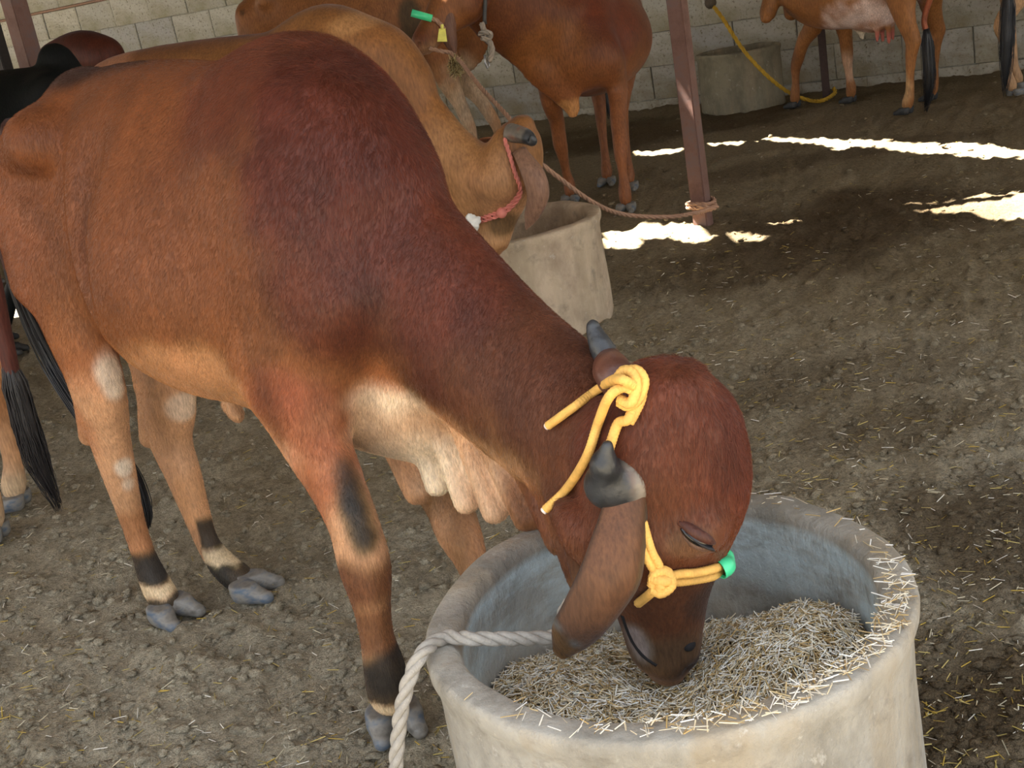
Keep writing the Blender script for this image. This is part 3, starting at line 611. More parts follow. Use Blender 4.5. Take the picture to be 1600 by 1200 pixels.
RB = srgb(122, 68, 40); DK = srgb(88, 36, 24); TAN = srgb(192, 150, 110); PALE = srgb(228, 206, 172); BLK = srgb(44, 38, 38); MID = srgb(158, 98, 62); NECK = srgb(92, 49, 34); WHT = srgb(214, 200, 178)
C = np.repeat(np.array(RB)[None], len(BV), 0)
zz = BV[:, 2]+0.03*fbm(BV*5, 3); wt = (1-sstep(0.66, 0.98, zz))[:, None]; C = C*(1-wt)+np.array(MID)*wt
wt = (1-sstep(0.60, 0.72, zz))[:, None]*0.8; C = C*(1-wt)+np.array(TAN)*wt
C = paint(BV, C, [
    ((0.12, 0, 1.345), (0.46, 0.11, 0.05), srgb(58, 32, 25), 0.95),                     # dark back stripe
    ((0.0, -0.20, 1.0), (0.16, 0.12, 0.2), srgb(150, 88, 62), 0.6),
    ((0.86, -0.04, 1.28), (0.26, 0.26, 0.20), srgb(100, 46, 30), 0.85),                  # hump
    ((1.06, -0.10, 1.20), (0.17, 0.32, 0.24), DK, 0.95),
    ((1.06, -0.18, 1.00), (0.17, 0.32, 0.28), DK, 0.85),
    (Q(740, 500, -0.12), (0.30, 0.25, 0.22), NECK, 0.95), (Q(880, 600, -0.14), (0.24, 0.25, 0.18), NECK, 0.95),
    (Q(650, 400, -0.12), (0.2, 0.22, 0.24), DK, 0.8),
    (Q(600, 660, -0.08), (0.17, 0.2, 0.12), PALE, 0.9), (Q(560, 650, -0.10), (0.10, 0.2, 0.09), TAN, 0.7), (Q(690, 700, -0.06), (0.13, 0.12, 0.11), TAN, 0.9), (Q(660, 740, -0.03), (0.08, 0.12, 0.10), PALE, 0.7),
    (Q(745, 770, -0.08), (0.11, 0.14, 0.10), srgb(206, 168, 130), 0.9), (Q(680, 740, -0.06), (0.10, 0.14, 0.11), PALE, 0.9), (Q(825, 790, -0.11), (0.07, 0.12, 0.08), srgb(150, 92, 60), 0.8), (Q(880, 820, -0.14), (0.13, 0.16, 0.13), srgb(122, 66, 42), 0.9),
    (Q(300, 600, -0.2), (0.24, 0.25, 0.12), srgb(190, 142, 98), 0.7),
    (Q(905, 735, -0.24), (0.13, 0.12, 0.13), srgb(104, 58, 40), 0.95), (Q(880, 800, -0.24), (0.07, 0.12, 0.10), srgb(118, 68, 46), 0.9),
    (Q(470, 640, -0.22), (0.13, 0.09, 0.10), srgb(142, 78, 52), 0.9), (Q(445, 600, -0.22), (0.1, 0.08, 0.08), srgb(140, 76, 54), 0.8),
    (Q(520, 760, -0.22), (0.09, 0.09, 0.14), srgb(148, 84, 54), 0.9)])
def aL(wx, wy): v = dirL((wx, wy, 0)); return math.atan2(v[1], v[0])
def gL(px, py): return toL(on_z(px, py, 0))
# legs
near = lambda px, py, y: Q(px, py, y)
C = paint(BV, C, [
    (Q(528, 740, -0.27), (0.045, 0.09, 0.14), BLK, 1.0), (Q(545, 790, -0.28), (0.05, 0.09, 0.12), BLK, 1.0), (Q(562, 840, -0.29), (0.045, 0.08, 0.08), BLK, 1.0), 
    (Q(572, 905, -0.25), (0.09, 0.12, 0.07), srgb(112, 66, 46), 0.95), (Q(598, 893, -0.29), (0.03, 0.06, 0.04), BLK, 0.8), (Q(588, 975, -0.25), (0.08, 0.1, 0.08), srgb(126, 80, 56), 0.95), (Q(597, 985, -0.28), (0.012, 0.04, 0.09), BLK, 0.7),
    (Q(608, 1045, -0.26), (0.06, 0.07, 0.055), BLK, 0.95), 
    (Q(182, 590, -0.13), (0.032, 0.07, 0.075), WHT, 0.8), (Q(170, 560, -0.08), (0.03, 0.06, 0.05), WHT, 0.8), (Q(198, 735, -0.13), (0.028, 0.04, 0.03), WHT, 0.8), (Q(204, 762, -0.13), (0.025, 0.04, 0.025), WHT, 0.6),
    (Q(150, 660, -0.12), (0.08, 0.08, 0.10), srgb(168, 106, 68), 0.6), (Q(215, 830, -0.11), (0.07, 0.06, 0.09), srgb(166, 108, 70), 0.7),
    (Q(243, 888, -0.11), (0.05, 0.06, 0.045), BLK, 0.9), 
    (Q(282, 640, 0.07), (0.05, 0.08, 0.045), WHT, 0.55), (Q(298, 715, 0.06), (0.03, 0.05, 0.05), WHT, 0.7), (Q(305, 790, 0.06), (0.06, 0.07, 0.11), srgb(196, 146, 100), 0.8),
    (Q(355, 870, 0.07), (0.06, 0.05, 0.035), BLK, 0.9), 
    (Q(700, 800, 0.07), (0.12, 0.06, 0.1), srgb(110, 70, 46), 0.7), (Q(735, 850, 0.05), (0.07, 0.06, 0.07), srgb(160, 112, 76), 0.7)])
for (gx_, gy_) in ((621, 1140), (275, 968), (400, 930), (766, 1045)):
    g_ = gL(gx_, gy_); dd = np.hypot(BV[:, 0]-g_[0], BV[:, 1]-g_[1]); zz_ = BV[:, 2]+0.008*fbm(BV*30, 2)+0.10*(BV[:, 0]-g_[0]); near_ = dd < 0.16
    for z0_, z1_, col_ in ((-0.02, 0.066, srgb(52, 46, 44)), (0.066, 0.098, srgb(206, 184, 146)), (0.098, 0.175, srgb(50, 42, 40))):
        w_ = (near_*sstep(z0_-0.008, z0_+0.008, zz_)*(1-sstep(z1_-0.01, z1_+0.02 if z1_ > 0.1 else z1_+0.008, zz_))*0.92)[:, None]; C = C*(1-w_)+np.array(col_)*w_
# head
C = paint(BV, C, [
    (HP(0.26, 0, 0), 0.26, srgb(104, 58, 38), 0.95), (HP(0.03, 0, 0.02), 0.22, srgb(98, 44, 30), 0.9), (HP(0.16, -0.06, 0.0), 0.13, srgb(112, 60, 38), 0.9), (HP(0.05, 0, 0.1), 0.12, srgb(92, 38, 28), 0.7),
    (HP(0.15, -0.11, 0.02), (0.035, 0.06, 0.028), srgb(128, 92, 74), 0.7), (HP(0.30, -0.04, 0.0), 0.10, srgb(98, 56, 38), 0.9), (HP(0.32, -0.03, 0.07), (0.05, 0.06, 0.05), srgb(52, 36, 32), 0.7),
    (HP(0.42, -0.02, 0.0), (0.09, 0.09, 0.055), srgb(100, 74, 60), 0.9), (HP(0.455, 0, 0.045), (0.04, 0.07, 0.03), srgb(52, 38, 34), 0.9), (HP(0.40, -0.04, -0.05), (0.03, 0.05, 0.05), srgb(170, 160, 158), 0.7)])
C = tone(C*(1+(0.13+0.12*sstep(0.7, 0.9, BV[:, 0]))[:, None]*fbm(BV*np.array([16, 16, 7]), 3)[:, None]))
set_color(body, C)

# ---- horns
def wl(p): return tuple(p)
def horn(pts, rad, parent, col_tip=(0.03, 0.032, 0.035), cbase=None):
    P = catmull(pts, 8); R = catmull(np.c_[rad, rad, rad], 8)[:, 0]; R = R*(1+0.03*np.sin(np.arange(len(R))*2.2)*(np.linspace(1, 0, len(R))))
    R[-3:] *= [0.9, 0.7, 0.35]
    v, f = tube_geo(P, R, 20); o = mesh_obj('horn', v, f, M_HORN, parent)
    t = np.repeat(np.linspace(0, 1, len(P)), 20); v = np.array(v); w_ = sstep(0.46, 0.52, t+0.05*fbm(v*30, 2))[:, None]
    c = np.array([0.15, 0.13, 0.105])*(1+0.35*fbm(v*45, 2)[:, None])*(1-w_)+np.array(col_tip)*w_
    c = c if cbase is None else np.array(cbase)*(1-w_)+np.array(col_tip)*w_
    rd = (sstep(0.1, 0.6, fbm(v*38+3, 2))*0.6)[:, None]*(1-w_); c = c*(1-rd)+np.array([0.20, 0.085, 0.05])*rd
    set_color(o, c); return o
m, nt, b = newmat('horn'); N = NT(nt); va = N.n('VertexColor', layer_name='Col'); N.l(va.outputs[0], b.inputs['Base Color']); b.inputs['Roughness'].default_value = 0.38
fh = N.noise(N.coord(), 90, 4); N.l(N.bump(fh, 0.5, 0.003), b.inputs['Normal']); M_HORN = m
hf = Field(np.array(Q(990, 745, -0.33))-0.17, np.array(Q(990, 745, -0.33))+0.17, 0.004)
hf.seg(Q(1030, 726, -0.25), Q(968, 753, -0.318), 0.050, 0.044, k=0.004); hf.seg(Q(968, 753, -0.318), Q(950, 758, -0.335), 0.041, 0.034, k=0.012)
hf.seg(Q(949, 755, -0.340), Q(944, 726, -0.36), 0.031, 0.020, k=0.012); hf.seg(Q(944, 726, -0.36), Q(949, 697, -0.362), 0.019, 0.009, k=0.008)
hv, hq = hf.mesh(1); hn_ = mesh_obj('horn', hv, hq, M_HORN, bull)
ax_ = Q(950, 758, -0.335)-Q(1030, 726, -0.25); ax_ /= np.linalg.norm(ax_); tt_ = (hv-Q(1030, 726, -0.25)) @ ax_; T_ = (Q(968, 753, -0.318)-Q(1030, 726, -0.25)) @ ax_+0.006
dk_ = sstep(T_-0.012, T_+0.008, tt_+0.006*fbm(hv*40, 2))[:, None]; c = np.array(srgb(116, 106, 94))*(1+0.3*fbm(hv*45, 3)[:, None]); rd = (sstep(0.0, 0.5, fbm(hv*26+3, 3))*0.6)[:, None]
c = c*(1-rd)+np.array(srgb(112, 80, 64))*rd; ed_ = sstep(0.035, 0.0, np.abs(tt_-0.055))[:, None]*0.0; c = c*(1-dk_)+np.array((0.022, 0.023, 0.025))*(1+0.5*fbm(hv*60, 2)[:, None])*dk_; set_color(hn_, c)
horn([HP(0.0, 0.07, -0.05), HP(-0.03, 0.095, -0.075), Q(952, 566, -0.105), Q(937, 537, -0.095), Q(928, 515, -0.09), Q(925, 500, -0.09)], [0.030, 0.030, 0.024, 0.019, 0.013, 0.008], bull, cbase=srgb(84, 50, 40))

# ---- ear: a long drooping leaf, curled along its rear edge
def ear_geo(cl, wid, wdir, nrm, curl=0.35, th=0.004, n=28, m=15):
    P = catmull(cl, n//(len(cl)-1)); W_ = catmull(np.c_[wid, wid, wid], n//(len(cl)-1))[:, 0]; n = len(P); wdir = np.array(wdir, float); V = []; nrm = np.array(nrm, float)
    T = np.gradient(P, axis=0); T /= np.linalg.norm(T, axis=1)[:, None]
    for side in (1, -1):
        for i in range(n):
            wd = wdir-T[i]*(wdir @ T[i]); wd /= np.linalg.norm(wd); nn = np.cross(T[i], wd); nn *= np.sign(nn @ nrm)
            for j in range(m):
                t = 2*j/(m-1)-1; a = t*curl*2.2
                x = math.sin(a)/(curl*2.2); z = -(1-math.cos(a))/(curl*2.2)
                z += -0.55*max(0, t-0.45)**1.5; x -= 0.25*max(0, t-0.6)
                V.append(P[i]+wd*x*W_[i]+nn*(z*W_[i]+side*th*(1-0.7*abs(t))))
    F = []
    for sidx in (0, 1):
        o = sidx*n*m
        for i in range(n-1):
            for j in range(m-1):
                q = (o+i*m+j, o+i*m+j+1, o+(i+1)*m+j+1, o+(i+1)*m+j); F.append(q if sidx == 0 else q[::-1])
    o = n*m
    for i in range(n-1): F += [(i*m, (i+1)*m, o+(i+1)*m, o+i*m), (i*m+m-1, o+i*m+m-1, o+(i+1)*m+m-1, (i+1)*m+m-1)]
    for i in (0, n-1): F += [(i*m+j, o+i*m+j, o+i*m+j+1, i*m+j+1) for j in range(m-1)]
    return V, F, n, m
cam_side = toL(CC)-toL(MUZ); cam_side /= np.linalg.norm(cam_side)
er = dirL(CR)
EC = [Q(992, 755, -0.325), Q(984, 790, -0.345), Q(973, 850, -0.375), Q(957, 915, -0.40), Q(926, 970, -0.41), Q(900, 1004, -0.405), Q(877, 1026, -0.40)]
V_, F_, n_, m_ = ear_geo(EC, [0.032, 0.038, 0.047, 0.054, 0.051, 0.044, 0.016], er-np.array([0, 0, 0.25]), cam_side, 0.30)
ear = mesh_obj('ear', V_, F_, M_FUR, bull)
V_ = np.array(V_); t_ = np.tile(np.linspace(-1, 1, m_), n_*2); s_ = np.tile(np.repeat(np.linspace(0, 1, n_), m_), 2)
c_ = np.repeat(np.array(srgb(104, 66, 48))[None], len(V_), 0); wq = sstep(0.35, 0.9, s_)[:, None]; c_ = c_*(1-wq)+np.array(srgb(86, 60, 52))*wq
wq = sstep(0.5, 0.85, t_)[:, None]; c_ = c_*(1-wq)+np.array(srgb(84, 66, 50))*wq
wq = sstep(0.9, 1.0, np.abs(t_))[:, None]*0.7; c_ = c_*(1-wq)+np.array(srgb(50, 36, 32))*wq
wq = (sstep(0.86, 0.97, s_))[:, None]; c_ = c_*(1-wq)+np.array(srgb(84, 52, 30))*wq
wq = (sstep(0.83, 0.85, s_-0.05*t_))[:, None]; c_ = c_*(1-wq)+np.array(srgb(92, 64, 40))*wq; wq = np.exp(-((s_-0.05*t_-0.835)/0.012)**2)[:, None]*0.7; c_ = c_*(1-wq)+np.array(srgb(104, 108, 120))*wq
c_ = c_*(1+0.18*fbm(V_*np.array([60, 60, 14]), 3)[:, None]); set_color(ear, tone(c_))
V_, F_, n_, m_ = ear_geo([HP(0.06, 0.09, -0.03), HP(0.08, 0.14, -0.05), HP(0.14, 0.19, -0.06), HP(0.22, 0.21, -0.06), HP(0.28, 0.2, -0.05)], [0.03, 0.04, 0.05, 0.045, 0.006], h3, -cam_side, 0.3)
ear2 = mesh_obj('ear', V_, F_, M_FUR, bull); set_color(ear2, np.repeat(np.array(srgb(112, 62, 44))[None], len(V_), 0))

# ---- eye: half closed, dark slit under a heavy lid
M_EYE, _, b_ = newmat('eye'); b_.inputs['Base Color'].default_value = (0.006, 0.005, 0.005, 1); b_.inputs['Roughness'].default_value = 0.12
def ellipsoid(c, r, ax, nu=20, nv=12):
    V = []; 
    for i in range(nv+1):
        ph = math.pi*i/nv
        for j in range(nu):
            th = 2*math.pi*j/nu; q = (r[0]*math.sin(ph)*math.cos(th), r[1]*math.sin(ph)*math.sin(th), r[2]*math.cos(ph)); V.append(np.array(c)+ax[0]*q[0]+ax[1]*q[1]+ax[2]*q[2])
    F = [(i*nu+j, i*nu+(j+1) % nu, (i+1)*nu+(j+1) % nu, (i+1)*nu+j) for i in range(nv) for j in range(nu)]
    return V, F

# ---- hooves
def hoof_geo(h=0.0035):
    f = Field((-0.05, -0.075, -0.012), (0.085, 0.075, 0.075), h)
    for s in (-1, 1):
        f.seg((-0.018, s*0.026, 0.026), (0.045, s*0.036, 0.012), 0.027, 0.016, side=(0, 1, 0), b0=0.032, b1=0.016, k=0.004)
        f.seg((-0.022, s*0.024, 0.04), (0.0, s*0.028, 0.026), 0.025, 0.027, k=0.006)
    sl, (X, Y, Z) = f.region((-1, -1, -1), (1, 1, 1)); f.F[sl] = np.maximum(f.F[sl], -Z); f.F[sl] = np.maximum(f.F[sl], Z-0.046)
    return f.mesh(1)
HV, HQ = hoof_geo()
hoof_me = None
def add_hoof(parent, p, ang, sc=1.0, mat=None, dew=True):
    """p local to parent, ang heading in the parent's frame"""
    global hoof_me
    if hoof_me is None:
        o = mesh_obj('hoof', HV, HQ, mat or M_HOOF, parent); hoof_me = o.data
        DV, DQ = join_geo([ellipsoid((-0.052, s*0.02, 0.075), (0.012, 0.010, 0.016), np.eye(3), 10, 6) for s in (-1, 1)])
    else: o = put(bpy.data.objects.new('hoof', hoof_me), parent)
    if mat: 
        o.material_slots[0].link = 'OBJECT'; o.material_slots[0].material = mat
    o.location = tuple(p); o.rotation_euler = (0, 0, ang); o.scale = (sc,)*3
    return o
add_hoof(bull, gL(621, 1140)+[0, 0, 0], aL(0.25, -1), 1.08); add_hoof(bull, gL(275, 968), aL(0.7, -0.6), 1.12)
add_hoof(bull, gL(400, 930), aL(1, -0.25), 1.12); add_hoof(bull, Q(766, 1045, 0.024)*np.array([1, 1, 0]), aL(0.3, -1), 1.08)
# ================================================================== coat of hair (real strands growing out of the hide)
def coat(root, V, Qd, Cc, n, length, lift, flow, mat, name='coat', npt_=4, rad=0.0003):
    T = np.vstack([Qd[:, [0, 1, 2]], Qd[:, [0, 2, 3]]]); a_, b_, c_ = V[T[:, 0]], V[T[:, 1]], V[T[:, 2]]
    nr = np.cross(b_-a_, c_-a_); ar = np.linalg.norm(nr, axis=1)*0.5; cdf = np.cumsum(ar); cdf /= cdf[-1]
    vn = np.zeros_like(V); 
    for k in range(3):
        for j in range(3): vn[:, j] += np.bincount(T[:, k], nr[:, j], len(V))
    vn /= np.linalg.norm(vn, axis=1)[:, None]+1e-12
    i = np.searchsorted(cdf, rng.random(n)); u = rng.random(n); v_ = rng.random(n); sw = u+v_ > 1; u[sw] = 1-u[sw]; v_[sw] = 1-v_[sw]; w_ = 1-u-v_
    mixw = lambda X: X[T[i, 0]]*w_[:, None]+X[T[i, 1]]*u[:, None]+X[T[i, 2]]*v_[:, None]
    P = mixw(V); N_ = mixw(vn); N_ /= np.linalg.norm(N_, axis=1)[:, None]; K_ = mixw(Cc)
    L_ = length(P, N_)*rng.uniform(0.6, 1.25, n); D = flow(P, N_)+0.22*rng.normal(0, 1, (n, 3))
    cl = np.stack([fbm(P*38+k*9.1, 2) for k in range(3)], 1); D = D+0.24*cl*(L_/0.012)[:, None].clip(0.5, 2.0)
    D -= N_*(D*N_).sum(1)[:, None]; D /= np.linalg.norm(D, axis=1)[:, None]+1e-9
    lf = lift(P, N_)*rng.uniform(0.6, 1.4, n); pts = np.zeros((n, npt_, 3), np.float32)
    for k in range(npt_):
        t = k/(npt_-1); ang = lf*(1-0.55*t)
        pts[:, k] = P+(D*np.cos(ang)[:, None]+N_*np.sin(ang)[:, None])*(L_*t)[:, None]-N_*0.0004
    hc = bpy.data.hair_curves.new(name); hc.add_curves([npt_]*n)
    hc.points.foreach_set('position', pts.reshape(-1).astype(np.float32))
    ra = hc.attributes.get('radius') or hc.attributes.new('radius', 'FLOAT', 'POINT')
    ra.data.foreach_set('value', np.tile(np.linspace(1, 0.25, npt_), n).astype(np.float32)*rad)
    ca = hc.attributes.new('Col', 'FLOAT_COLOR', 'CURVE'); cc = np.ones((n, 4), np.float32)
    cc[:, :3] = np.clip(K_*rng.uniform(0.7, 1.45, (n, 1))*(1+0.25*sstep(0.1, 0.7, fbm(P*30, 2)))[:, None], 0, 1); ca.data.foreach_set('color', cc.ravel())
    hc.materials.append(mat); o = bpy.data.objects.new(name, hc); put(o, root, kind='stuff'); return o
m, nt, b = newmat('coat_hair'); N = NT(nt); at_ = N.n('Attribute', attribute_name='Col'); at_.attribute_type = 'GEOMETRY'; N.l(at_.outputs['Color'], b.inputs['Base Color'])
b.inputs['Roughness'].default_value = 0.5; b.inputs['Specular IOR Level'].default_value = 0.3; M_HAIR = m
hpoll = HP(0.02, 0, 0.03)
def len_bull(P, N_):
    L_ = np.full(len(P), 0.0105)
    L_ = L_+0.011*(1-sstep(0.12, 0.32, np.linalg.norm((P-np.array([0.98, 0, 1.22]))/np.array([1, 0.9, 1.2]), axis=1)))
    L_ = L_+0.008*(1-sstep(0.05, 0.16, np.linalg.norm(P-hpoll, axis=1)))
    L_ = np.where(P[:, 2] < 0.55, 0.0065, L_); mz = np.linalg.norm(P-HP(0.42, 0, 0), axis=1); L_ = L_*(0.35+0.65*sstep(0.10, 0.25, mz)); return L_*(0.35+0.65*sstep(0.02, 0.045, np.linalg.norm(P-HP(0.145, -0.1, 0.05), axis=1)))
def flow_bull(P, N_):
    D = np.tile(np.array([[-0.55, 0.0, -0.85]]), (len(P), 1)); s_ = sstep(1.05, 1.35, P[:, 0])[:, None]
    D = D*(1-s_)+np.array([[-0.75, -0.1, 0.25]])*0+D*0+s_*np.array([[-0.2, 0.0, -1.0]]); low = (1-sstep(0.55, 0.75, P[:, 2]))[:, None]; return D*(1-low)+low*np.array([[-0.1, 0, -1.0]])
coat(bull, BV, BQ, C, 420000, len_bull, lambda P, N_: np.full(len(P), 0.42), flow_bull, M_HAIR)
# ================================================================== the other cattle
class Cow:
    def __init__(s, label, cat, A, hd, name='zebu_cow', S=1.0, h=0.016, lo=(-0.5, -0.5, -0.02), hi=(2.0, 0.5, 1.65)):
        s.A = np.array([A[0], A[1], 0.0]); s.ux = np.array([hd[0], hd[1], 0.0]); s.ux /= np.linalg.norm(s.ux); s.uy = np.array([-s.ux[1], s.ux[0], 0.0]); s.S = S
        s.o = empty(name, s.A, math.atan2(s.ux[1], s.ux[0]), label=label, cat=cat); s.f = Field(lo, hi, h)
    def L(s, p): p = np.asarray(p)-s.A; return np.array([p @ s.ux, p @ s.uy, p[2]])
    def q(s, px, py, y=0.0): return s.L(on_plane(px, py, s.A+s.uy*y, s.uy))
    def d(s, v): v = np.array(v, float); v /= np.linalg.norm(v); return np.array([v @ s.ux, v @ s.uy, v[2]])
    def ang(s, wx, wy): v = s.d((wx, wy, 0)); return math.atan2(v[1], v[0])
    def path(s, pts, k=0.04, side=ey): s.f.path(pts, side=side, k=k)
    def qpath(s, pts, k=0.04): s.f.path([tuple(s.q(a, b, y))+(r, r2) for a, b, y, r, r2 in pts], side=ey, k=k)
    def trunk(s, dz=0.0, w=1.0, hump=1.0, belly=0.0):
        z = lambda v: v*s.S+dz; X = s.S
        s.f.loft((0, 0, 0), (ex, ey, ez), [(a*X, z(b), z(c)-belly*(0.2 < a < 0.8), e*w) for a, b, c, e in [(-0.20, 1.21, 0.90, 0.12), (-0.10, 1.26, 0.82, 0.16), (0.0, 1.28, 0.76, 0.18), (0.12, 1.285, 0.72, 0.20), (0.25, 1.285, 0.66, 0.25), (0.40, 1.28, 0.62, 0.285), (0.56, 1.27, 0.60, 0.29),
            (0.72, 1.26, 0.60, 0.26), (0.86, 1.24, 0.62, 0.21), (0.98, 1.17, 0.66, 0.17), (1.08, 1.06, 0.72, 0.12)]], k=0.02, pu=1.75, wc=0.42)
        if hump: s.path([(0.66*X, 0, z(1.16), 0.08, 0.07), (0.78*X, 0, z(1.21), 0.11*hump, 0.10*hump), (0.90*X, 0, z(1.22), 0.11*hump, 0.10*hump), (1.02*X, 0, z(1.12), 0.10, 0.09)], 0.05)
        for g in (-1, 1):
            s.f.ball((0.02, g*0.165, z(1.20)), (0.06, 0.045, 0.045), k=0.09); s.f.ball((-0.19, g*0.085, z(1.14)), (0.045, 0.04, 0.05), k=0.06)
            s.f.seg((0.82*X, g*0.13, z(1.14)), (1.0*X, g*0.15, z(0.86)), 0.06, 0.065, side=ey, b0=0.11, b1=0.11, k=0.07)
    def hind(s, x, y, hip=None, lean=0.0):
        S = s.S; hip = hip if hip is not None else (0.0, math.copysign(0.13, y))
        s.path([(hip[0], hip[1], 1.08*S, 0.075, 0.16), (hip[0]+0.02, hip[1], 0.88*S, 0.075, 0.135), (hip[0]*0.5+x*0.5-0.01, (hip[1]+y)/2, 0.68*S, 0.055, 0.08), (x-0.075+lean, y, 0.50*S, 0.038, 0.052), (x-0.06, y, 0.42*S, 0.034, 0.042),
                (x-0.04, y, 0.28*S, 0.026, 0.03), (x-0.03, y, 0.16*S, 0.027, 0.03), (x-0.015, y, 0.10*S, 0.035, 0.037), (x, y, 0.06, 0.034, 0.038)])
        s.f.seg((x-0.085+lean, y, 0.58*S), (x-0.115+lean, y, 0.50*S), 0.018, 0.02, k=0.03)
    def fore(s, x, y, el=None, kb=0.01):
        S = s.S; el = el if el is not None else (0.97*S, math.copysign(0.14, y))
        s.path([(el[0], el[1], 0.82*S, 0.06, 0.12), (el[0]+0.01, el[1], 0.66*S, 0.055, 0.085), (el[0]*0.5+x*0.5, (el[1]+y)/2, 0.52*S, 0.044, 0.056), (x*0.75+el[0]*0.25+kb, y, 0.38*S, 0.042, 0.047), (x*0.85+el[0]*0.15+kb, y, 0.31*S, 0.034, 0.038),
                (x*0.92+el[0]*0.08, y, 0.20*S, 0.026, 0.029), (x-0.01, y, 0.12*S, 0.035, 0.037), (x, y, 0.06, 0.034, 0.038)])
    def head(s, O, e1, up, L=0.42, k=0.04, sc=1.0):
        """O poll (local), e1 poll->muzzle (local), up ~ forehead normal (local)"""
        e1 = np.array(e1, float); e1 /= np.linalg.norm(e1); e3 = np.array(up, float); e3 -= e1*(e3 @ e1); e3 /= np.linalg.norm(e3); e2 = np.cross(e3, e1); K = L/0.55
        s.O, s.e1, s.e2, s.e3 = np.array(O, float), e1, e2, e3
        s.f.loft(O, (e1, e2, e3), [(t*K, a*sc, b*sc, c_*sc) for t, a, b, c_ in [(-0.07, 0.04, -0.04, 0.05), (-0.02, 0.075, -0.085, 0.075), (0.06, 0.10, -0.11, 0.09), (0.14, 0.11, -0.125, 0.10), (0.22, 0.10, -0.13, 0.09), (0.30, 0.085, -0.10, 0.07), (0.38, 0.07, -0.07, 0.058), (0.46, 0.062, -0.055, 0.054), (0.52, 0.055, -0.05, 0.056), (0.55, 0.035, -0.03, 0.045)]], k=k, pu=2.2, wc=0.55, end=0.03)
        for g in (-1, 1):
            s.f.ball(s.hp(0.17*K, g*0.078, 0.045), 0.034*sc, k=0.03); s.f.ball(s.hp(0.22*K, g*0.055, -0.07), (0.055, 0.04, 0.055), k=0.04)
            s.f.ball(s.hp(0.535*K, g*0.045, 0.02), 0.012, k=0.012, sub=True)
    def hp(s, t, a, b): return s.O+s.e1*t+s.e2*a+s.e3*b
    def finish(s, base, spots, low=None, pale=None, mat=None):
        V, F_ = s.f.mesh(2); s.V = V; s.body = mesh_obj('body', V, F_, mat or M_FUR_FAR, s.o)
        C = np.repeat(np.array(base)[None], len(V), 0); zz = V[:, 2]+0.03*fbm(V*5, 3)
        if low is not None: w_ = (1-sstep(0.60, 1.0, zz))[:, None]; C = C*(1-w_)+np.array(low)*w_
        if pale is not None: w_ = (1-sstep(0.58, 0.70, zz))[:, None]*sstep(0.45, 0.5, zz)[:, None]*0.5; C = C*(1-w_)+np.array(pale)*w_
        C = paint(V, C, spots); C = C*(1+0.10*fbm(V*8, 3)[:, None]); set_color(s.body, tone(C)); return s.body
    def hoofs(s, pts, mat=None, sc=1.1):
        for x, y, a in pts: add_hoof(s.o, (x, y, 0), a, sc, mat)
    def ear(s, cl, wid, wdir, nrm, col, curl=0.3):
        V, F_, n, m_ = ear_geo([np.array(c) for c in cl], wid, wdir, nrm, curl); e = mesh_obj('ear', V, F_, M_FUR_FAR, s.o); set_color(e, np.repeat(np.array(col)[None], len(V), 0)); return e
    def tail(s, pts, rad, sw, col=(0.012, 0.012, 0.014), tcol=None, n=130, spread=0.035, up=ex):
        """tail rod with a hair switch child; sw = control points of the switch"""
        v, f = tube_geo(catmull(pts, 6), catmull(np.c_[rad, rad, rad], 6)[:, 0], 10); t = mesh_obj('tail', v, f, M_FUR_FAR, s.o); set_color(t, np.repeat(np.array(tcol if tcol is not None else col)[None], len(v), 0))
        G = []; P = catmull(sw, 5); m_ = len(P)
        G.append(tube_geo(P, np.interp(np.linspace(0, 1, m_), [0, 0.15, 0.45, 0.8, 1], [0.4, 0.75, 0.85, 0.5, 0.05])*spread, 10))
        for i in range(n):
            a = rng.uniform(0, 2*math.pi); r_ = spread*math.sqrt(rng.random()); o_ = np.array([math.cos(a), math.sin(a), 0])*r_; prof = np.interp(np.linspace(0, 1, m_), [0, 0.2, 0.7, 1], [0.35, 0.9, 1.0, 0.35])[:, None]
            L_ = rng.uniform(0.75, 1.08); Pi = P[0]+(P-P[0])*L_; G.append(tube_geo(Pi+o_*prof+rng.normal(0, 0.0015, (m_, 3)), np.linspace(0.0028, 0.0008, m_), 4))
        v, f = join_geo(G); h_ = mesh_obj('tail_hair', v, f, simple('tail_hair_mat', col, 0.45, var=0.3), t); h_['kind'] = 'stuff'; return t
def cow_horn(s, pts, rad):
    return horn([np.array(p) for p in pts], rad, s.o)

# ---- the tan cow at the second trough
hmp = at_y(560, 40, 4.62); hk = at_y(185, 80, 4.95)
c = Cow('light tan humped cow behind the bull, eating with its head down in the second trough', 'cow', (hk[0], hk[1]), (hmp[0]-hk[0], hmp[1]-hk[1]), h=0.014)
bl = np.linalg.norm((hmp-hk)[:2]); c.S = 1.02
c.trunk(dz=0.055, w=0.95, hump=1.0)
hmx = c.q(565, 60, 0)[0]
c.qpath([(520, 70, 0, 0.10, 0.10), (560, 78, 0, 0.11, 0.115), (600, 90, 0, 0.11, 0.115), (630, 130, 0, 0.10, 0.11)], 0.05)
c.qpath([(590, 170, 0, 0.12, 0.20), (640, 215, -0.02, 0.10, 0.185), (690, 255, -0.03, 0.095, 0.155), (735, 275, -0.04, 0.09, 0.13), (765, 280, -0.05, 0.085, 0.105)], 0.06)
muz = c.q(772, 372, -0.07); pol = c.q(812, 215, -0.05)
e1w = muz-pol
c.head(pol, e1w, c.d((0.75, 0.2, 0.3)), L=0.43, sc=1.0)
c.qpath([(640, 290, -0.02, 0.06, 0.12), (690, 320, -0.03, 0.05, 0.10), (740, 325, -0.05, 0.05, 0.07)], 0.05)
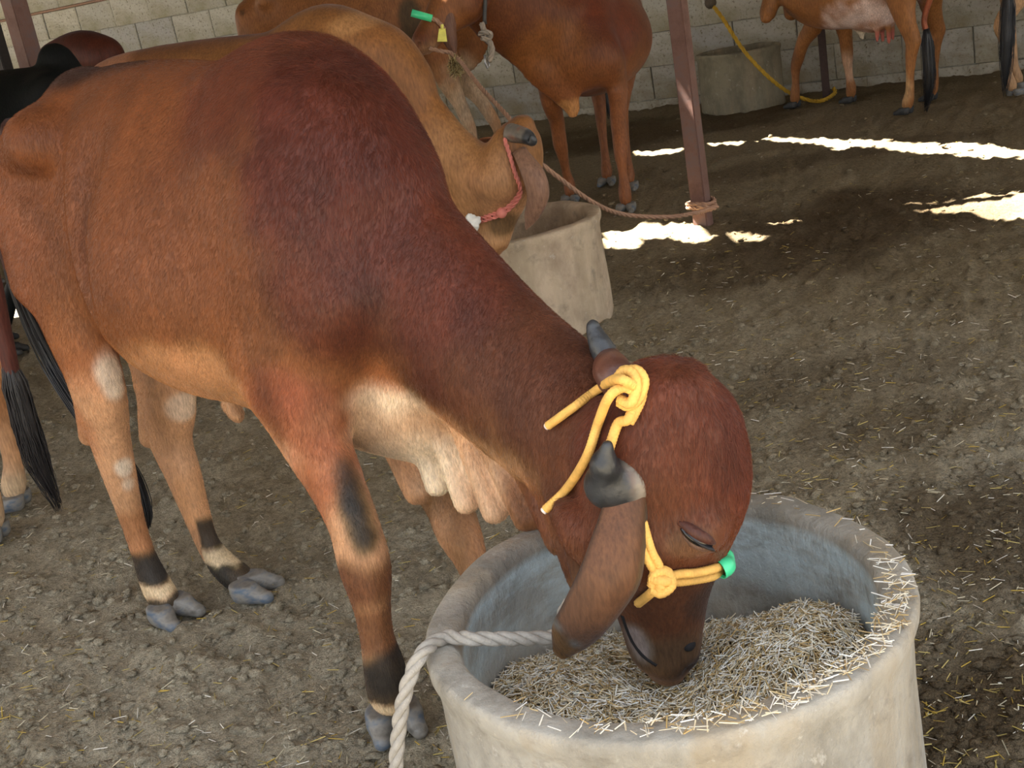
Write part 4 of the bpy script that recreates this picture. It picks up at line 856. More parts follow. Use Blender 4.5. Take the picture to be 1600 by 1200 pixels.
c.hind(-0.02, -0.13); c.hind(0.10, 0.12); c.fore(1.10, -0.14); c.fore(1.0, 0.14)
TN = srgb(160, 112, 72); TB = c.finish(srgb(138, 90, 54), [((0.3, 0, 1.36), (0.55, 0.16, 0.10), srgb(112, 66, 40), 0.8), (c.q(640, 150, -0.05), (0.35, 0.3, 0.16), srgb(140, 90, 50), 0.8), (c.q(720, 260, -0.1), (0.2, 0.25, 0.2), srgb(160, 114, 74), 0.9),
    (c.q(770, 300, -0.12), (0.14, 0.2, 0.14), srgb(172, 126, 88), 0.9), (c.q(560, 35, 0), (0.12, 0.2, 0.05), srgb(176, 130, 86), 0.7), (c.q(812, 205, 0), (0.06, 0.12, 0.05), srgb(96, 44, 30), 0.8), (c.q(785, 350, -0.1), (0.06, 0.1, 0.05), srgb(90, 66, 52), 0.8), (c.q(150, 100, 0), (0.2, 0.3, 0.12), srgb(172, 118, 92), 0.7)], TN, srgb(200, 158, 112))
c.hoofs([(0.0, -0.13, 0), (0.12, 0.12, 0), (1.12, -0.14, 0), (1.02, 0.14, 0)])
c.ear([c.q(812, 232, -0.16), c.q(832, 265, -0.20), c.q(842, 305, -0.21), c.q(832, 340, -0.20), c.q(822, 358, -0.19)], [0.03, 0.045, 0.045, 0.032, 0.004], c.d(CR), c.L(CC)/np.linalg.norm(c.L(CC)), srgb(128, 96, 76))
c.ear([c.hp(0.04, 0.09, -0.02), c.hp(0.08, 0.15, -0.04), c.hp(0.16, 0.2, -0.05), c.hp(0.24, 0.2, -0.05)], [0.03, 0.045, 0.04, 0.004], c.e3, -c.e2, srgb(140, 92, 62))
cow_horn(c, [c.q(798, 208, -0.11), c.q(812, 210, -0.14), c.q(824, 214, -0.165), c.q(832, 220, -0.18), c.q(830, 210, -0.19)], [0.035, 0.03, 0.026, 0.018, 0.008])
c.tail([(-0.2, 0, 1.26), (-0.27, 0.02, 1.1), (-0.29, 0.03, 0.8)], [0.03, 0.022, 0.016], [(-0.29, 0.03, 0.8), (-0.29, 0.03, 0.6), (-0.27, 0.03, 0.4)], n=20)
TANC = c

# ---- the brown cow standing behind the troughs
ff = on_z(980, 330); fr = on_z(893, 316); hr = on_z(985, 296)
hd = np.array([-0.35, -0.94]); fm = (ff+fr)[:2]/2; 
c = Cow('tall reddish-brown cow standing behind the second trough, roped to the steel post', 'cow', fm-hd*1.0, hd, S=1.0, lo=(-0.5, -0.75, -0.02), hi=(2.0, 0.6, 1.65))
lf = lambda p: c.L(p)
a1 = lf(ff); a2 = lf(fr); a3 = lf(hr); a4 = lf(on_z(950, 288))
c.trunk(dz=0.02, w=1.18, hump=1.0)
c.fore(a1[0], a1[1], el=(0.95, a1[1]*0.9)); c.fore(a2[0], a2[1], el=(0.95, a2[1]*0.9)); c.hind(a3[0], a3[1], hip=(0.05, math.copysign(0.13, a3[1]))); c.hind(a4[0], a4[1], hip=(0.05, math.copysign(0.13, a4[1])))
# the neck reaches up and to the left, brisket hangs between the forelegs
c.path([tuple(c.L(at_y(880, 60, fm[1]+0.05)))+(0.17, 0.20), tuple(c.L(at_y(830, 40, fm[1]-0.08)))+(0.13, 0.22), tuple(c.L(at_y(780, 15, fm[1]-0.18)))+(0.10, 0.19), tuple(c.L(at_y(740, -20, fm[1]-0.25)))+(0.09, 0.13)], 0.06, side=c.d((0.3, 0.95, 0)))
c.path([tuple(c.L(at_y(800, 60, fm[1]-0.12)))+(0.03, 0.06), tuple(c.L(at_y(835, 110, fm[1]-0.1)))+(0.03, 0.07), tuple(c.L(at_y(872, 140, fm[1]-0.06)))+(0.035, 0.07), tuple(c.L(at_y(893, 165, fm[1]-0.04)))+(0.03, 0.05), tuple(c.L(at_y(895, 182, fm[1]-0.04)))+(0.018, 0.022)], 0.04, side=c.d((0.3, 0.95, 0)))
c.f.ball(c.L(at_y(915, 90, fm[1]-0.05)), (0.14, 0.2, 0.17), k=0.08)
pol = c.L(at_y(745, -50, fm[1]-0.30)); muz = c.L(at_y(664, 66, fm[1]-0.48))
c.head(pol, muz-pol, c.d((-0.8, -0.2, 0.3)), L=0.56, sc=1.28)
BR = srgb(146, 86, 46); c.finish(srgb(114, 62, 36), [(c.L(at_y(960, 20, fm[1])), (0.3, 0.3, 0.3), srgb(112, 48, 26), 0.8), (c.L(at_y(860, 80, fm[1]-0.1)), (0.25, 0.3, 0.2), srgb(140, 84, 42), 0.8), (c.L(at_y(893, 170, fm[1]-0.04)), (0.07, 0.1, 0.09), srgb(190, 138, 84), 0.8),
    (c.L(at_y(885, 262, fm[1])), (0.06, 0.08, 0.05), srgb(96, 42, 22), 0.7), (c.L(at_y(955, 240, fm[1]-0.1)), (0.06, 0.08, 0.05), srgb(92, 38, 24), 0.7), (c.L(at_y(690, 20, fm[1]-0.4)), (0.2, 0.2, 0.2), srgb(146, 90, 50), 0.7), (c.L(at_y(662, 78, fm[1]-0.48)), (0.08, 0.1, 0.07), srgb(168, 128, 100), 0.9)], srgb(146, 88, 56), None)
c.hoofs([(a1[0]+.02, a1[1], 0), (a2[0]+.02, a2[1], 0), (a3[0]+.02, a3[1], 0), (a4[0]+.02, a4[1], 0)])
yb = fm[1]-0.46
c.ear([c.L(at_y(708, -30, yb)), c.L(at_y(700, 5, yb-0.02)), c.L(at_y(698, 40, yb-0.04)), c.L(at_y(706, 70, yb-0.04)), c.L(at_y(712, 90, yb-0.03))], [0.05, 0.068, 0.06, 0.036, 0.004], c.d(CR), c.L(CC)/np.linalg.norm(c.L(CC)), srgb(104, 72, 56))
c.tail([(-0.2, 0, 1.24), (-0.26, -0.02, 1.0), (-0.24, -0.12, 0.78)], [0.03, 0.022, 0.016], [(-0.24, -0.12, 0.78), (-0.22, -0.15, 0.6), (-0.2, -0.15, 0.38)], n=60)
BRC = c; BRY = fm[1]

# ---- another brown cow further back, along the wall
A = at_y(395, 30, 9.3); B = at_y(690, 30, 9.0)
c = Cow('pale-legged tan cow furthest back by the wall, a dark dung patch on its side', 'cow', (A[0]+0.15, A[1]), (B[0]-A[0], B[1]-A[1]), S=1.16, h=0.02, hi=(2.2, 0.5, 1.8))
c.trunk(dz=0.12, w=1.0, hump=1.0); c.hind(-0.05, -0.13); c.hind(0.1, 0.13); f1 = c.q(705, 190, -0.14); c.fore(1.34, -0.14, el=(1.22, -0.15)); c.fore(1.50, 0.12, el=(1.22, 0.13))
c.path([(1.1, 0, 1.05, 0.12, 0.22), (1.35, 0, 1.2, 0.1, 0.17), (1.55, 0, 1.32, 0.09, 0.13)], 0.06); c.head((1.6, 0, 1.38), (0.75, 0, -0.66), (0.66, 0, 0.75), L=0.46)
c.path([(1.22, 0, 0.85, 0.04, 0.1), (1.38, 0, 0.9, 0.03, 0.1), (1.5, 0, 1.05, 0.03, 0.08)], 0.05)
c.finish(srgb(160, 102, 62), [(c.q(640, 30, -0.25), (0.10, 0.2, 0.17), srgb(84, 66, 44), 0.9), ((1.3, 0, 0.6), (0.2, 0.3, 0.35), srgb(200, 176, 146), 0.9), (c.q(372, 20, -0.2), (0.03, 0.1, 0.03), srgb(60, 40, 28), 0.8)], srgb(186, 140, 98), None)
c.hoofs([(-0.03, -0.13, 0), (0.12, 0.13, 0), (1.36, -0.14, 0), (1.52, 0.12, 0)])
c.tail([(-0.22, 0, 1.42), (-0.28, 0.02, 1.2), (-0.28, 0.03, 0.9)], [0.03, 0.022, 0.016], [(-0.28, 0.03, 0.9), (-0.28, 0.03, 0.7), (-0.26, 0.03, 0.45)], n=20)

# ---- white-uddered cow by the far trough
fh = on_z(1243, 168); hh = on_z(1418, 178); hd = (fh-hh)[:2]
fh2 = on_z(1330, 160)
c = Cow('tan and white cow with a full pink udder standing by the far trough', 'cow', hh[:2]+hd*0.06+np.array([0.24, 0.08]), (-0.62, 0.78), S=1.0, h=0.014, lo=(-0.5, -0.6, -0.02), hi=(2.1, 0.6, 1.6))
a1 = c.L(fh); a2 = c.L(fh2); a3 = c.L(hh)
c.trunk(dz=0.0, w=1.0, hump=0.9)
c.fore(a1[0], a1[1], el=(1.0, a1[1]*0.8)); c.fore(a2[0], a2[1], el=(a2[0]-0.03, a2[1]*0.8)); c.hind(a3[0], a3[1], hip=(0.0, a3[1]*0.9)); c.hind(a3[0]+0.12, -a3[1]-0.0 if abs(a3[1]) > 0.05 else 0.14)
c.f.ball(c.q(1366, 20, 0.02), (0.20, 0.14, 0.14), k=0.05)
for px_, py_, yy in [(1370, 50, 0.10), (1388, 52, 0.07), (1378, 50, -0.02), (1394, 46, -0.04)]:
    c.f.seg(c.q(px_, py_-18, yy), c.q(px_+1, py_+14, yy), 0.024, 0.015, k=0.012)
c.f.seg(c.q(1338, 25, 0.0), c.q(1348, 60, 0.0), 0.035, 0.012, side=ey, b0=0.06, b1=0.02, k=0.03)
hy = fh[1]-0.15; c.path([(1.02, 0, 0.98, 0.10, 0.20), tuple(c.L(at_y(1245, -70, hy)))+(0.09, 0.16), tuple(c.L(at_y(1238, -110, hy-0.1)))+(0.085, 0.12)], 0.06); hp0 = c.L(at_y(1240, -105, hy-0.12)); hm = c.L(at_y(1200, 22, hy-0.2)); c.head(hp0, hm-hp0, c.d((-0.9, -0.2, 0.2)), L=0.66, sc=1.15)
c.path([tuple(c.L(at_y(1243, -20, hy)))+(0.06, 0.12), tuple(c.L(at_y(1236, 22, hy)))+(0.05, 0.06)], 0.04)
c.finish(srgb(150, 98, 58), [(c.q(1358, 14, 0), (0.34, 0.34, 0.19), srgb(226, 210, 206), 0.95), (c.q(1380, 58, 0.05), (0.14, 0.2, 0.07), srgb(186, 104, 96), 0.95), (c.q(1347, 50, 0), (0.05, 0.09, 0.10), srgb(222, 212, 190), 0.9),
    (c.q(1252, 30, a1[1]), (0.05, 0.08, 0.12), srgb(220, 205, 190), 0.9), (c.q(1250, 110, a1[1]), (0.08, 0.1, 0.3), srgb(146, 92, 58), 0.8), (c.q(1325, 100, a2[1]), (0.08, 0.1, 0.16), srgb(196, 160, 130), 0.8), (c.q(1415, 140, a3[1]), (0.06, 0.1, 0.14), srgb(186, 150, 104), 0.8)], srgb(158, 104, 62), None)
c.hoofs([(a1[0]+.02, a1[1], 0), (a2[0]+.02, a2[1], 0), (a3[0]+.02, a3[1], 0), (a3[0]+0.14, -a3[1] if abs(a3[1]) > 0.05 else 0.14, 0)], M_HOOFD)
t0 = c.q(1450, -60, 0); c.tail([(-0.2, 0, 1.22), (-0.28, a3[1]*0.5, 1.05), tuple(c.q(1446, 20, a3[1]*0.6)), tuple(c.q(1447, 50, a3[1]*0.6))], [0.03, 0.024, 0.02, 0.02], [tuple(c.q(1447, 45, a3[1]*0.6)), tuple(c.q(1450, 90, a3[1]*0.6)), tuple(c.q(1452, 130, a3[1]*0.6)), tuple(c.q(1446, 168, a3[1]*0.6))], tcol=srgb(150, 84, 56), n=110, spread=0.05)
WHC = c

# ---- cow at the right edge
hh = on_z(1582, 150); c = Cow('cow at the far right edge with only its black-tipped tail and hind leg in view', 'cow', hh[:2]+np.array([0.12, 0.10]), (0.85, 0.3), S=1.0, h=0.02)
a3 = c.L(hh); c.trunk(); c.hind(a3[0], a3[1]); c.hind(0.1, 0.14); c.fore(1.0, -0.14); c.fore(1.1, 0.14)
c.path([(1.0, 0, 0.95, 0.12, 0.22), (1.25, 0, 0.9, 0.1, 0.16), (1.45, 0, 0.85, 0.09, 0.12)], 0.06); c.head((1.5, 0, 0.9), (0.6, 0, -0.8), (0.8, 0, 0.6), L=0.45)
c.finish(srgb(160, 116, 80), [], srgb(186, 148, 108), None); c.hoofs([(a3[0]+.03, a3[1], 0.2), (0.12, 0.14, 0), (1.02, -0.14, 0), (1.12, 0.14, 0)])
c.tail([(-0.2, 0, 1.22), (-0.27, -0.06, 1.05), tuple(c.q(1578, -30, -0.2)), tuple(c.q(1574, 0, -0.2))], [0.03, 0.024, 0.02, 0.02], [tuple(c.q(1576, -20, -0.2)), tuple(c.q(1574, 40, -0.2)), tuple(c.q(1572, 90, -0.2)), tuple(c.q(1570, 140, -0.2))], n=110, spread=0.055)

# ---- dark red cow behind, left
A = at_y(-40, 100, 8.3); B = at_y(150, 70, 7.8)
c = Cow('dark red cow whose humped back shows beyond the black cow', 'cow', (A[0]-0.25, A[1]+0.1), (B[0]-A[0]+0.2, B[1]-A[1]), S=1.06, h=0.02, hi=(2.1, 0.5, 1.75)); c.trunk(dz=0.0, hump=1.25, w=1.0); 
pk_ = c.q(130, 75, 0); c.path([tuple(c.q(90, 95, 0))+(0.1, 0.12), tuple(c.q(130, 84, 0))+(0.13, 0.14), tuple(c.q(165, 90, 0))+(0.12, 0.13)], 0.06)
for x_, y_ in ((-0.02, -.13), (.1, .13)): c.hind(x_, y_)
for x_, y_ in ((1.1, -.14), (1.02, .14)): c.fore(x_, y_)
c.path([(1.0, 0, 1.0, 0.12, 0.22), (1.25, 0, 0.95, 0.1, 0.16), (1.45, 0, 0.88, 0.09, 0.12)], 0.06); c.head((1.5, 0, 0.9), (0.6, 0, -0.8), (0.8, 0, 0.6), L=0.45)
c.finish(srgb(96, 42, 28), [(c.q(130, 60, 0), (0.2, 0.3, 0.08), srgb(70, 28, 20), 0.7)], srgb(120, 64, 40), None); c.hoofs([(0, -.13, 0), (.12, .13, 0), (1.12, -.14, 0), (1.04, .14, 0)])

# ---- black cow
A = at_y(-70, 110, 6.3); B = at_y(85, 90, 6.25)
c = Cow('black humped cow half hidden behind the bull\'s rump', 'cow', (B[0]-0.86, A[1]), (B[0]-A[0], B[1]-A[1]), S=1.0, h=0.016, lo=(-0.6, -0.5, -0.02)); c.trunk(dz=0.105, hump=0.0, w=1.0)
c.path([tuple(c.q(76, 98, 0))+(0.05, 0.06), tuple(c.q(88, 92, 0))+(0.06, 0.075), tuple(c.q(102, 106, 0))+(0.06, 0.07)], 0.02)
c.path([tuple(c.q(90, 150, 0))+(0.13, 0.14), tuple(c.q(125, 150, 0))+(0.11, 0.12), tuple(c.q(150, 170, 0))+(0.1, 0.10)], 0.06); 
g1 = c.q(20, 565, -0.16); c.fore(g1[0], -0.16, el=(0.92, -0.14)); c.fore(1.05, 0.15); c.hind(-0.05, -0.14); c.hind(0.1, 0.14)
c.path([(1.0, 0, 1.02, 0.12, 0.2), (1.22, 0, 0.95, 0.1, 0.16), (1.4, 0, 0.85, 0.09, 0.12)], 0.06); c.head((1.45, 0, 0.86), (0.5, 0, -0.8), (0.8, 0, 0.5), L=0.45)
c.finish((0.008, 0.009, 0.011), [], None, None, M_FUR_BLACK); c.hoofs([(g1[0]+.02, -.16, 0), (1.07, .15, 0), (-.03, -.14, 0), (.12, .14, 0)], M_HOOFD)
c.tail([(-0.2, 0, 1.26), (-0.27, 0.02, 1.1), (-0.29, 0.03, 0.8)], [0.03, 0.022, 0.016], [(-0.29, 0.03, 0.8), (-0.29, 0.03, 0.6), (-0.27, 0.03, 0.4)], n=20)

# ---- cow at the left edge: hind legs and long tail in view
g1 = on_z(8, 842); g2 = on_z(42, 790)
c = Cow('tan cow at the left edge, only hind legs and long dark tail in view', 'cow', ((g1[0]+g2[0])/2-0.06, (g1[1]+g2[1])/2), (-1.0, 0.1), S=1.0, h=0.014, lo=(-0.6, -0.5, -0.02))
a1 = c.L(g1); a2 = c.L(g2)
c.trunk(w=0.9); c.hind(a1[0]+0.03, a1[1], hip=(0.12, a1[1]*0.9)); c.hind(a2[0]+0.03, a2[1], hip=(0.12, a2[1]*0.9)); c.fore(1.0, -0.14); c.fore(1.1, 0.14)
c.path([(1.0, 0, 0.95, 0.12, 0.22), (1.25, 0, 0.9, 0.1, 0.16), (1.45, 0, 0.85, 0.09, 0.12)], 0.06); c.head((1.5, 0, 0.9), (0.6, 0, -0.8), (0.8, 0, 0.6), L=0.45)
c.finish(srgb(150, 96, 60), [(tuple(c.q(25, 740, 0)), (0.2, 0.3, 0.2), srgb(196, 150, 106), 0.8), (tuple(c.q(12, 800, 0)), (0.2, 0.3, 0.12), srgb(206, 180, 142), 0.8)], srgb(176, 122, 80), None)
c.hoofs([(a1[0]+.04, a1[1], 0.0), (a2[0]+.04, a2[1], 0), (1.02, -0.14, 0), (1.12, 0.14, 0)])
ty = c.L(at_y(20, 640, 3.55))[1]
c.tail([(-0.2, 0, 1.22), tuple(c.q(-25, 400, ty)), tuple(c.q(5, 520, ty)), tuple(c.q(22, 600, ty))], [0.035, 0.03, 0.026, 0.024], [tuple(c.q(12, 560, ty)), tuple(c.q(34, 640, ty)), tuple(c.q(55, 710, ty)), tuple(c.q(88, 782, ty))], col=(0.018, 0.014, 0.014), tcol=srgb(80, 38, 28), n=160, spread=0.042)

# ---- the bull's own tail
def bt(px, py, y): return Q(px, py, y)
v, f = tube_geo(catmull([np.array([-0.13, 0.0, 1.25]), bt(0, 330, 0.05), bt(18, 430, 0.08), bt(50, 510, 0.10)], 6), np.interp(np.linspace(0, 1, 19), [0, 0.3, 1], [0.032, 0.02, 0.012]), 10)
t = mesh_obj('tail', v, f, M_FUR, bull); set_color(t, np.repeat(np.array([[0.05, 0.02, 0.014]]), len(v), 0))
G = []; P = catmull([bt(4, 380, 0.07), bt(20, 435, 0.08), bt(50, 508, 0.10), bt(88, 580, 0.12), bt(140, 660, 0.1), bt(200, 740, 0.06), bt(222, 790, 0.04), bt(229, 822, 0.03)], 6)
for i in range(260):
    o_ = rng.normal(0, 0.010, 3); s0 = rng.integers(0, 18); Pi = P[s0:]; G.append(tube_geo(Pi+o_*np.interp(np.linspace(0, 1, len(Pi)), [0, .3, .8, 1], [0.6, 1.1, 1.0, 0.4])[:, None], np.linspace(0.003, 0.0008, len(Pi)), 4))
v, f = join_geo(G); mesh_obj('tail_hair', v, f, simple('bull_tail_hair', (0.012, 0.011, 0.012), 0.5), t, kind='stuff')
# ================================================================== halters, ropes and tags
from mathutils.bvhtree import BVHTree
def bvh_of(o): me = o.data; return BVHTree.FromPolygons([v_.co[:] for v_ in me.vertices], [tuple(p_.vertices) for p_ in me.polygons])
BB = bvh_of(body)
def hitb(px, py, off=0.0):
    """first point of the bull under this sight line, lifted off the hide, in world space"""
    d_ = dirL(ray(px, py)); r_ = BB.ray_cast(Vector(toL(CC)), Vector(d_))
    if r_[0] is None: return None
    p = np.array(r_[0])+np.array(r_[1])*off; return A0+UX*p[0]+UY*p[1]+np.array([0, 0, p[2]])
def fromB(p): return A0+UX*p[0]+UY*p[1]+np.array([0, 0, p[2]])
def braid_geo(P, r, seg=16, step=0.0013, pitch=0.010):
    P = catmull(P, 20); d = np.r_[0, np.cumsum(np.linalg.norm(np.diff(P, axis=0), axis=1))]; m_ = max(6, int(d[-1]/step)); s_ = np.linspace(0, d[-1], m_)
    C_ = np.array([np.interp(s_, d, P[:, k]) for k in range(3)]).T; T = np.gradient(C_, axis=0); T /= np.linalg.norm(T, axis=1)[:, None]+1e-9
    N_ = np.cross(T[0], (0.3, 0.2, 1)); N_ /= np.linalg.norm(N_); V = []; th = np.arange(seg)*2*np.pi/seg
    for i in range(m_):
        N_ = N_-T[i]*np.dot(N_, T[i]); N_ /= np.linalg.norm(N_); B_ = np.cross(T[i], N_); ph = 2*np.pi*s_[i]/pitch
        R_ = r*(1+0.09*np.sin(4*th+ph)*np.sin(4*th-ph)); V.append(C_[i]+np.outer(np.cos(th)*R_, N_)+np.outer(np.sin(th)*R_, B_))
    V = np.concatenate(V); F = [(i*seg+k, i*seg+(k+1) % seg, (i+1)*seg+(k+1) % seg, (i+1)*seg+k) for i in range(m_-1) for k in range(seg)]
    return V, F+[tuple(range(seg-1, -1, -1)), tuple((m_-1)*seg+k for k in range(seg))]
def rel(P, o): return [np.asarray(p)-o for p in P]
YEL = simple('yellow_rope', srgb(222, 172, 88), 0.75, (260, 0.6, 0.002), 0.22, 26); GREEN = simple('green_sleeve', srgb(72, 214, 150), 0.35, None, 0.04, 10)
WROPE = simple('grey_rope', srgb(160, 153, 142), 0.85, (240, 0.8, 0.002), 0.16, 60); WHITE = simple('frayed_white', srgb(226, 214, 206), 0.8)
# --- yellow halter
k0_ = hitb(985, 612, 0.012); hal = empty('rope_halter', k0_, label='yellow braided rope halter knotted behind the brown bull\'s horns', cat='halter')
def hal_part(name, P, r, mat=YEL, parent=None): v, f = braid_geo(rel(P, k0_), r); return mesh_obj(name, v, f, mat, parent or hal)
H = lambda px, py, off=0.009: hitb(px, py, off)
def chain(pts, off=0.009): return [p for p in (H(a, b, off) for a, b in pts) if p is not None]
# poll knot: three interlaced loops
kc = k0_; R_, U_, Fv = CR, CU, -CF
def kpt(x, y, z): return kc+R_*x*0.001+U_*y*0.001+Fv*z*0.001
hal_part('knot', [kpt(-12, 6, 6), kpt(-2, 26, 16), kpt(14, 30, 20), kpt(24, 14, 20), kpt(16, -10, 18), kpt(2, -20, 12), kpt(-10, -14, 4)], 0.0075)
hal_part('knot', [kpt(-16, 14, 16), kpt(-4, 30, 24), kpt(8, 24, 30), kpt(12, 4, 30), kpt(4, -16, 26), kpt(-10, -10, 14)], 0.0075)
hal_part('knot', [kpt(18, 24, 6), kpt(22, -4, 8), kpt(12, -30, 6), kpt(4, -44, 4)], 0.0075)
e1_ = [kpt(10, 8, 34), kpt(-14, 18, 30)]+chain([(940, 618), (905, 643), (866, 666)], 0.012); hal_part('rope_tail', e1_, 0.0072)
e2_ = [kpt(8, 2, 26), kpt(-8, 6, 30), kpt(-26, -8, 24)]+chain([(945, 662), (928, 712), (895, 762), (863, 797)], 0.012); hal_part('rope_tail', e2_, 0.0072)
for q_, t_ in ((e1_, 'a'), (e2_, 'b')):
    dv = q_[-1]-q_[-2]; dv /= np.linalg.norm(dv); v, f = tube_geo(rel([q_[-1]-dv*0.001, q_[-1]+dv*0.004], k0_), 0.0062, 10); mesh_obj('melted_end', v, f, WHITE, hal)
hal_part('cheek_strap', [kpt(10, -24, 8), kpt(2, -40, 8)]+chain([(972, 660), (962, 688), (955, 715)], 0.010), 0.0072)
# noseband with side knot
nk = H(1030, 897, 0.012)
for dy_ in (-5, 6): hal_part('noseband', [nk]+chain([(1055, 896+dy_), (1085, 893+dy_), (1112, 887+dy_)], 0.008)+[fromB(HP(0.275, 0.0, 0.088))]+[fromB(HP(0.285, 0.05, 0.07)), fromB(HP(0.29, 0.08, 0.02)), fromB(HP(0.29, 0.07, -0.05))], 0.0068)
for dx_ in (-5, 6): hal_part('cheek_strap', [nk]+chain([(1022+dx_, 878), (1014+dx_, 862), (1008+dx_, 845)], 0.009)+[H(1000+dx_, 810, 0.01)], 0.0066)
hal_part('chin_strap', [nk]+chain([(1018, 915), (1008, 925), (998, 935)], 0.009), 0.0072)
def npt(x, y, z): return nk+R_*x*0.001+U_*y*0.001+Fv*z*0.001
hal_part('side_knot', [npt(-14, -8, 6), npt(-10, 12, 12), npt(6, 14, 14), npt(12, -4, 12), npt(-2, -16, 10), npt(-14, -12, 4)], 0.0085)
hal_part('side_knot', [npt(-16, 4, 8), npt(0, 2, 18), npt(14, 4, 10)], 0.009); hal_part('side_knot', [npt(-4, -18, 8), npt(-2, 0, 17), npt(2, 16, 8)], 0.008)
gs = [p for p in (H(1119, 885, 0.008), H(1126, 880, 0.009)) if p is not None]
gs = gs+[fromB(HP(0.268, -0.012, 0.092)), fromB(HP(0.272, 0.012, 0.094))]
v, f = tube_geo(rel(catmull(gs, 5), k0_), 0.0155, 18, caps=False, flat=None); g_ = mesh_obj('green_sleeve', v, f, GREEN, hal, label='bright green plastic sleeve')
sm = g_.modifiers.new('sol', 'SOLIDIFY'); sm.thickness = 0.0015
# --- eye of the bull
ep = [H(a, b, o_) for a, b, o_ in ((1064, 825, 0.0), (1074, 833, 0.001), (1087, 842, 0.002), (1101, 849, 0.001), (1112, 852, 0.0))]
def inB(P): return [toL(p) for p in P]
v, f = tube_geo(catmull(inB(ep), 5), catmull(np.array([[.0025]*3, [.006]*3, [.0078]*3, [.006]*3, [.0025]*3]), 5)[:, 0], 12); mesh_obj('eye', v, f, M_EYE, bull)
def tint(o, col): set_color(o, np.repeat(np.array(col)[None], len(o.data.vertices), 0)); return o
up_ = [H(a, b, o_) for a, b, o_ in ((1060, 817, -0.003), (1075, 824, 0.000), (1090, 834, 0.002), (1105, 843, 0.0), (1117, 850, -0.003))]
v, f = tube_geo(catmull(inB(up_), 5), catmull(np.array([[.004]*3, [.008]*3, [.009]*3, [.008]*3, [.004]*3]), 5)[:, 0], 12); tint(mesh_obj('eyelid', v, f, M_FUR, bull), srgb(74, 40, 28))
lo_ = [H(a, b, o_) for a, b, o_ in ((1066, 833, -0.003), (1076, 843, -0.001), (1088, 852, 0.0), (1102, 857, -0.001), (1113, 857, -0.003))]
v, f = tube_geo(catmull(inB(lo_), 5), catmull(np.array([[.003]*3, [.0055]*3, [.006]*3, [.0055]*3, [.003]*3]), 5)[:, 0], 12); tint(mesh_obj('eyelid', v, f, M_FUR, bull), srgb(98, 72, 56))
mp_ = [p for p in (H(a, b, -0.002) for a, b in ((972, 962), (980, 985), (990, 1006), (1006, 1026), (1026, 1040))) if p is not None]
if len(mp_) > 2:
    v, f = tube_geo(catmull(inB(mp_), 5), 0.0042, 8); mesh_obj('mouth', v, f, simple('mouth_skin', (0.012, 0.010, 0.010), 0.9), bull)
nz = H(1080, 1010, -0.004)
if nz is not None: v, f = ellipsoid(toL(nz), (0.009, 0.014, 0.009), np.eye(3), 14, 10); mesh_obj('nostril', v, f, simple('nostril_skin', (0.010, 0.008, 0.008), 0.9), bull)
G = []
for t_ in np.linspace(0.15, 0.95, 34):
    i_ = t_*4; a_ = np.array(inB(ep)); p = np.array([np.interp(i_, range(5), a_[:, k]) for k in range(3)])+dirL(-CF)*0.005; G.append(tube_geo([p, p+dirL(-CF)*0.004+dirL(CR*0.6-CU*0.8)*0.007, p+dirL(-CF)*0.003+dirL(CR*0.6-CU*0.8)*0.013], [.0007, .0005, .0002], 4))
v, f = join_geo(G); mesh_obj('eyelashes', v, f, simple('lash', (0.01, 0.008, 0.008), 0.5), bull, kind='stuff')
# --- pale lead rope over the rim
rp = on_z(694, 996, TH+0.012); yk = rp[1]
lead = [at_y(900, 985, 1.72), at_y(880, 991, 1.70), at_y(845, 997, 1.70), at_y(790, 998, 1.68), at_y(735, 998, yk-0.02), rp, at_y(662, 1018, yk-0.05), at_y(643, 1052, yk-0.07), at_y(629, 1100, yk-0.08), at_y(622, 1150, yk-0.085), at_y(618, 1200, yk-0.09), at_y(612, 1270, yk-0.09), at_y(590, 1380, yk-0.06)]
v, f = rope_geo(lead, 0.0115, 0.030, 3, 8); lr = mesh_obj('lead_rope', v, f, WROPE, label='pale grey twisted lead rope hanging over the rim of the nearest trough', cat='rope')
kn = [at_y(882, 990, 1.715), at_y(880, 965, 1.70), at_y(888, 944, 1.70), at_y(900, 950, 1.71), at_y(897, 975, 1.70), at_y(884, 985, 1.69), at_y(892, 1000, 1.70)]
v, f = rope_geo(kn, 0.011, 0.030, 3, 8); mesh_obj('knot', v, f, WROPE, lr)

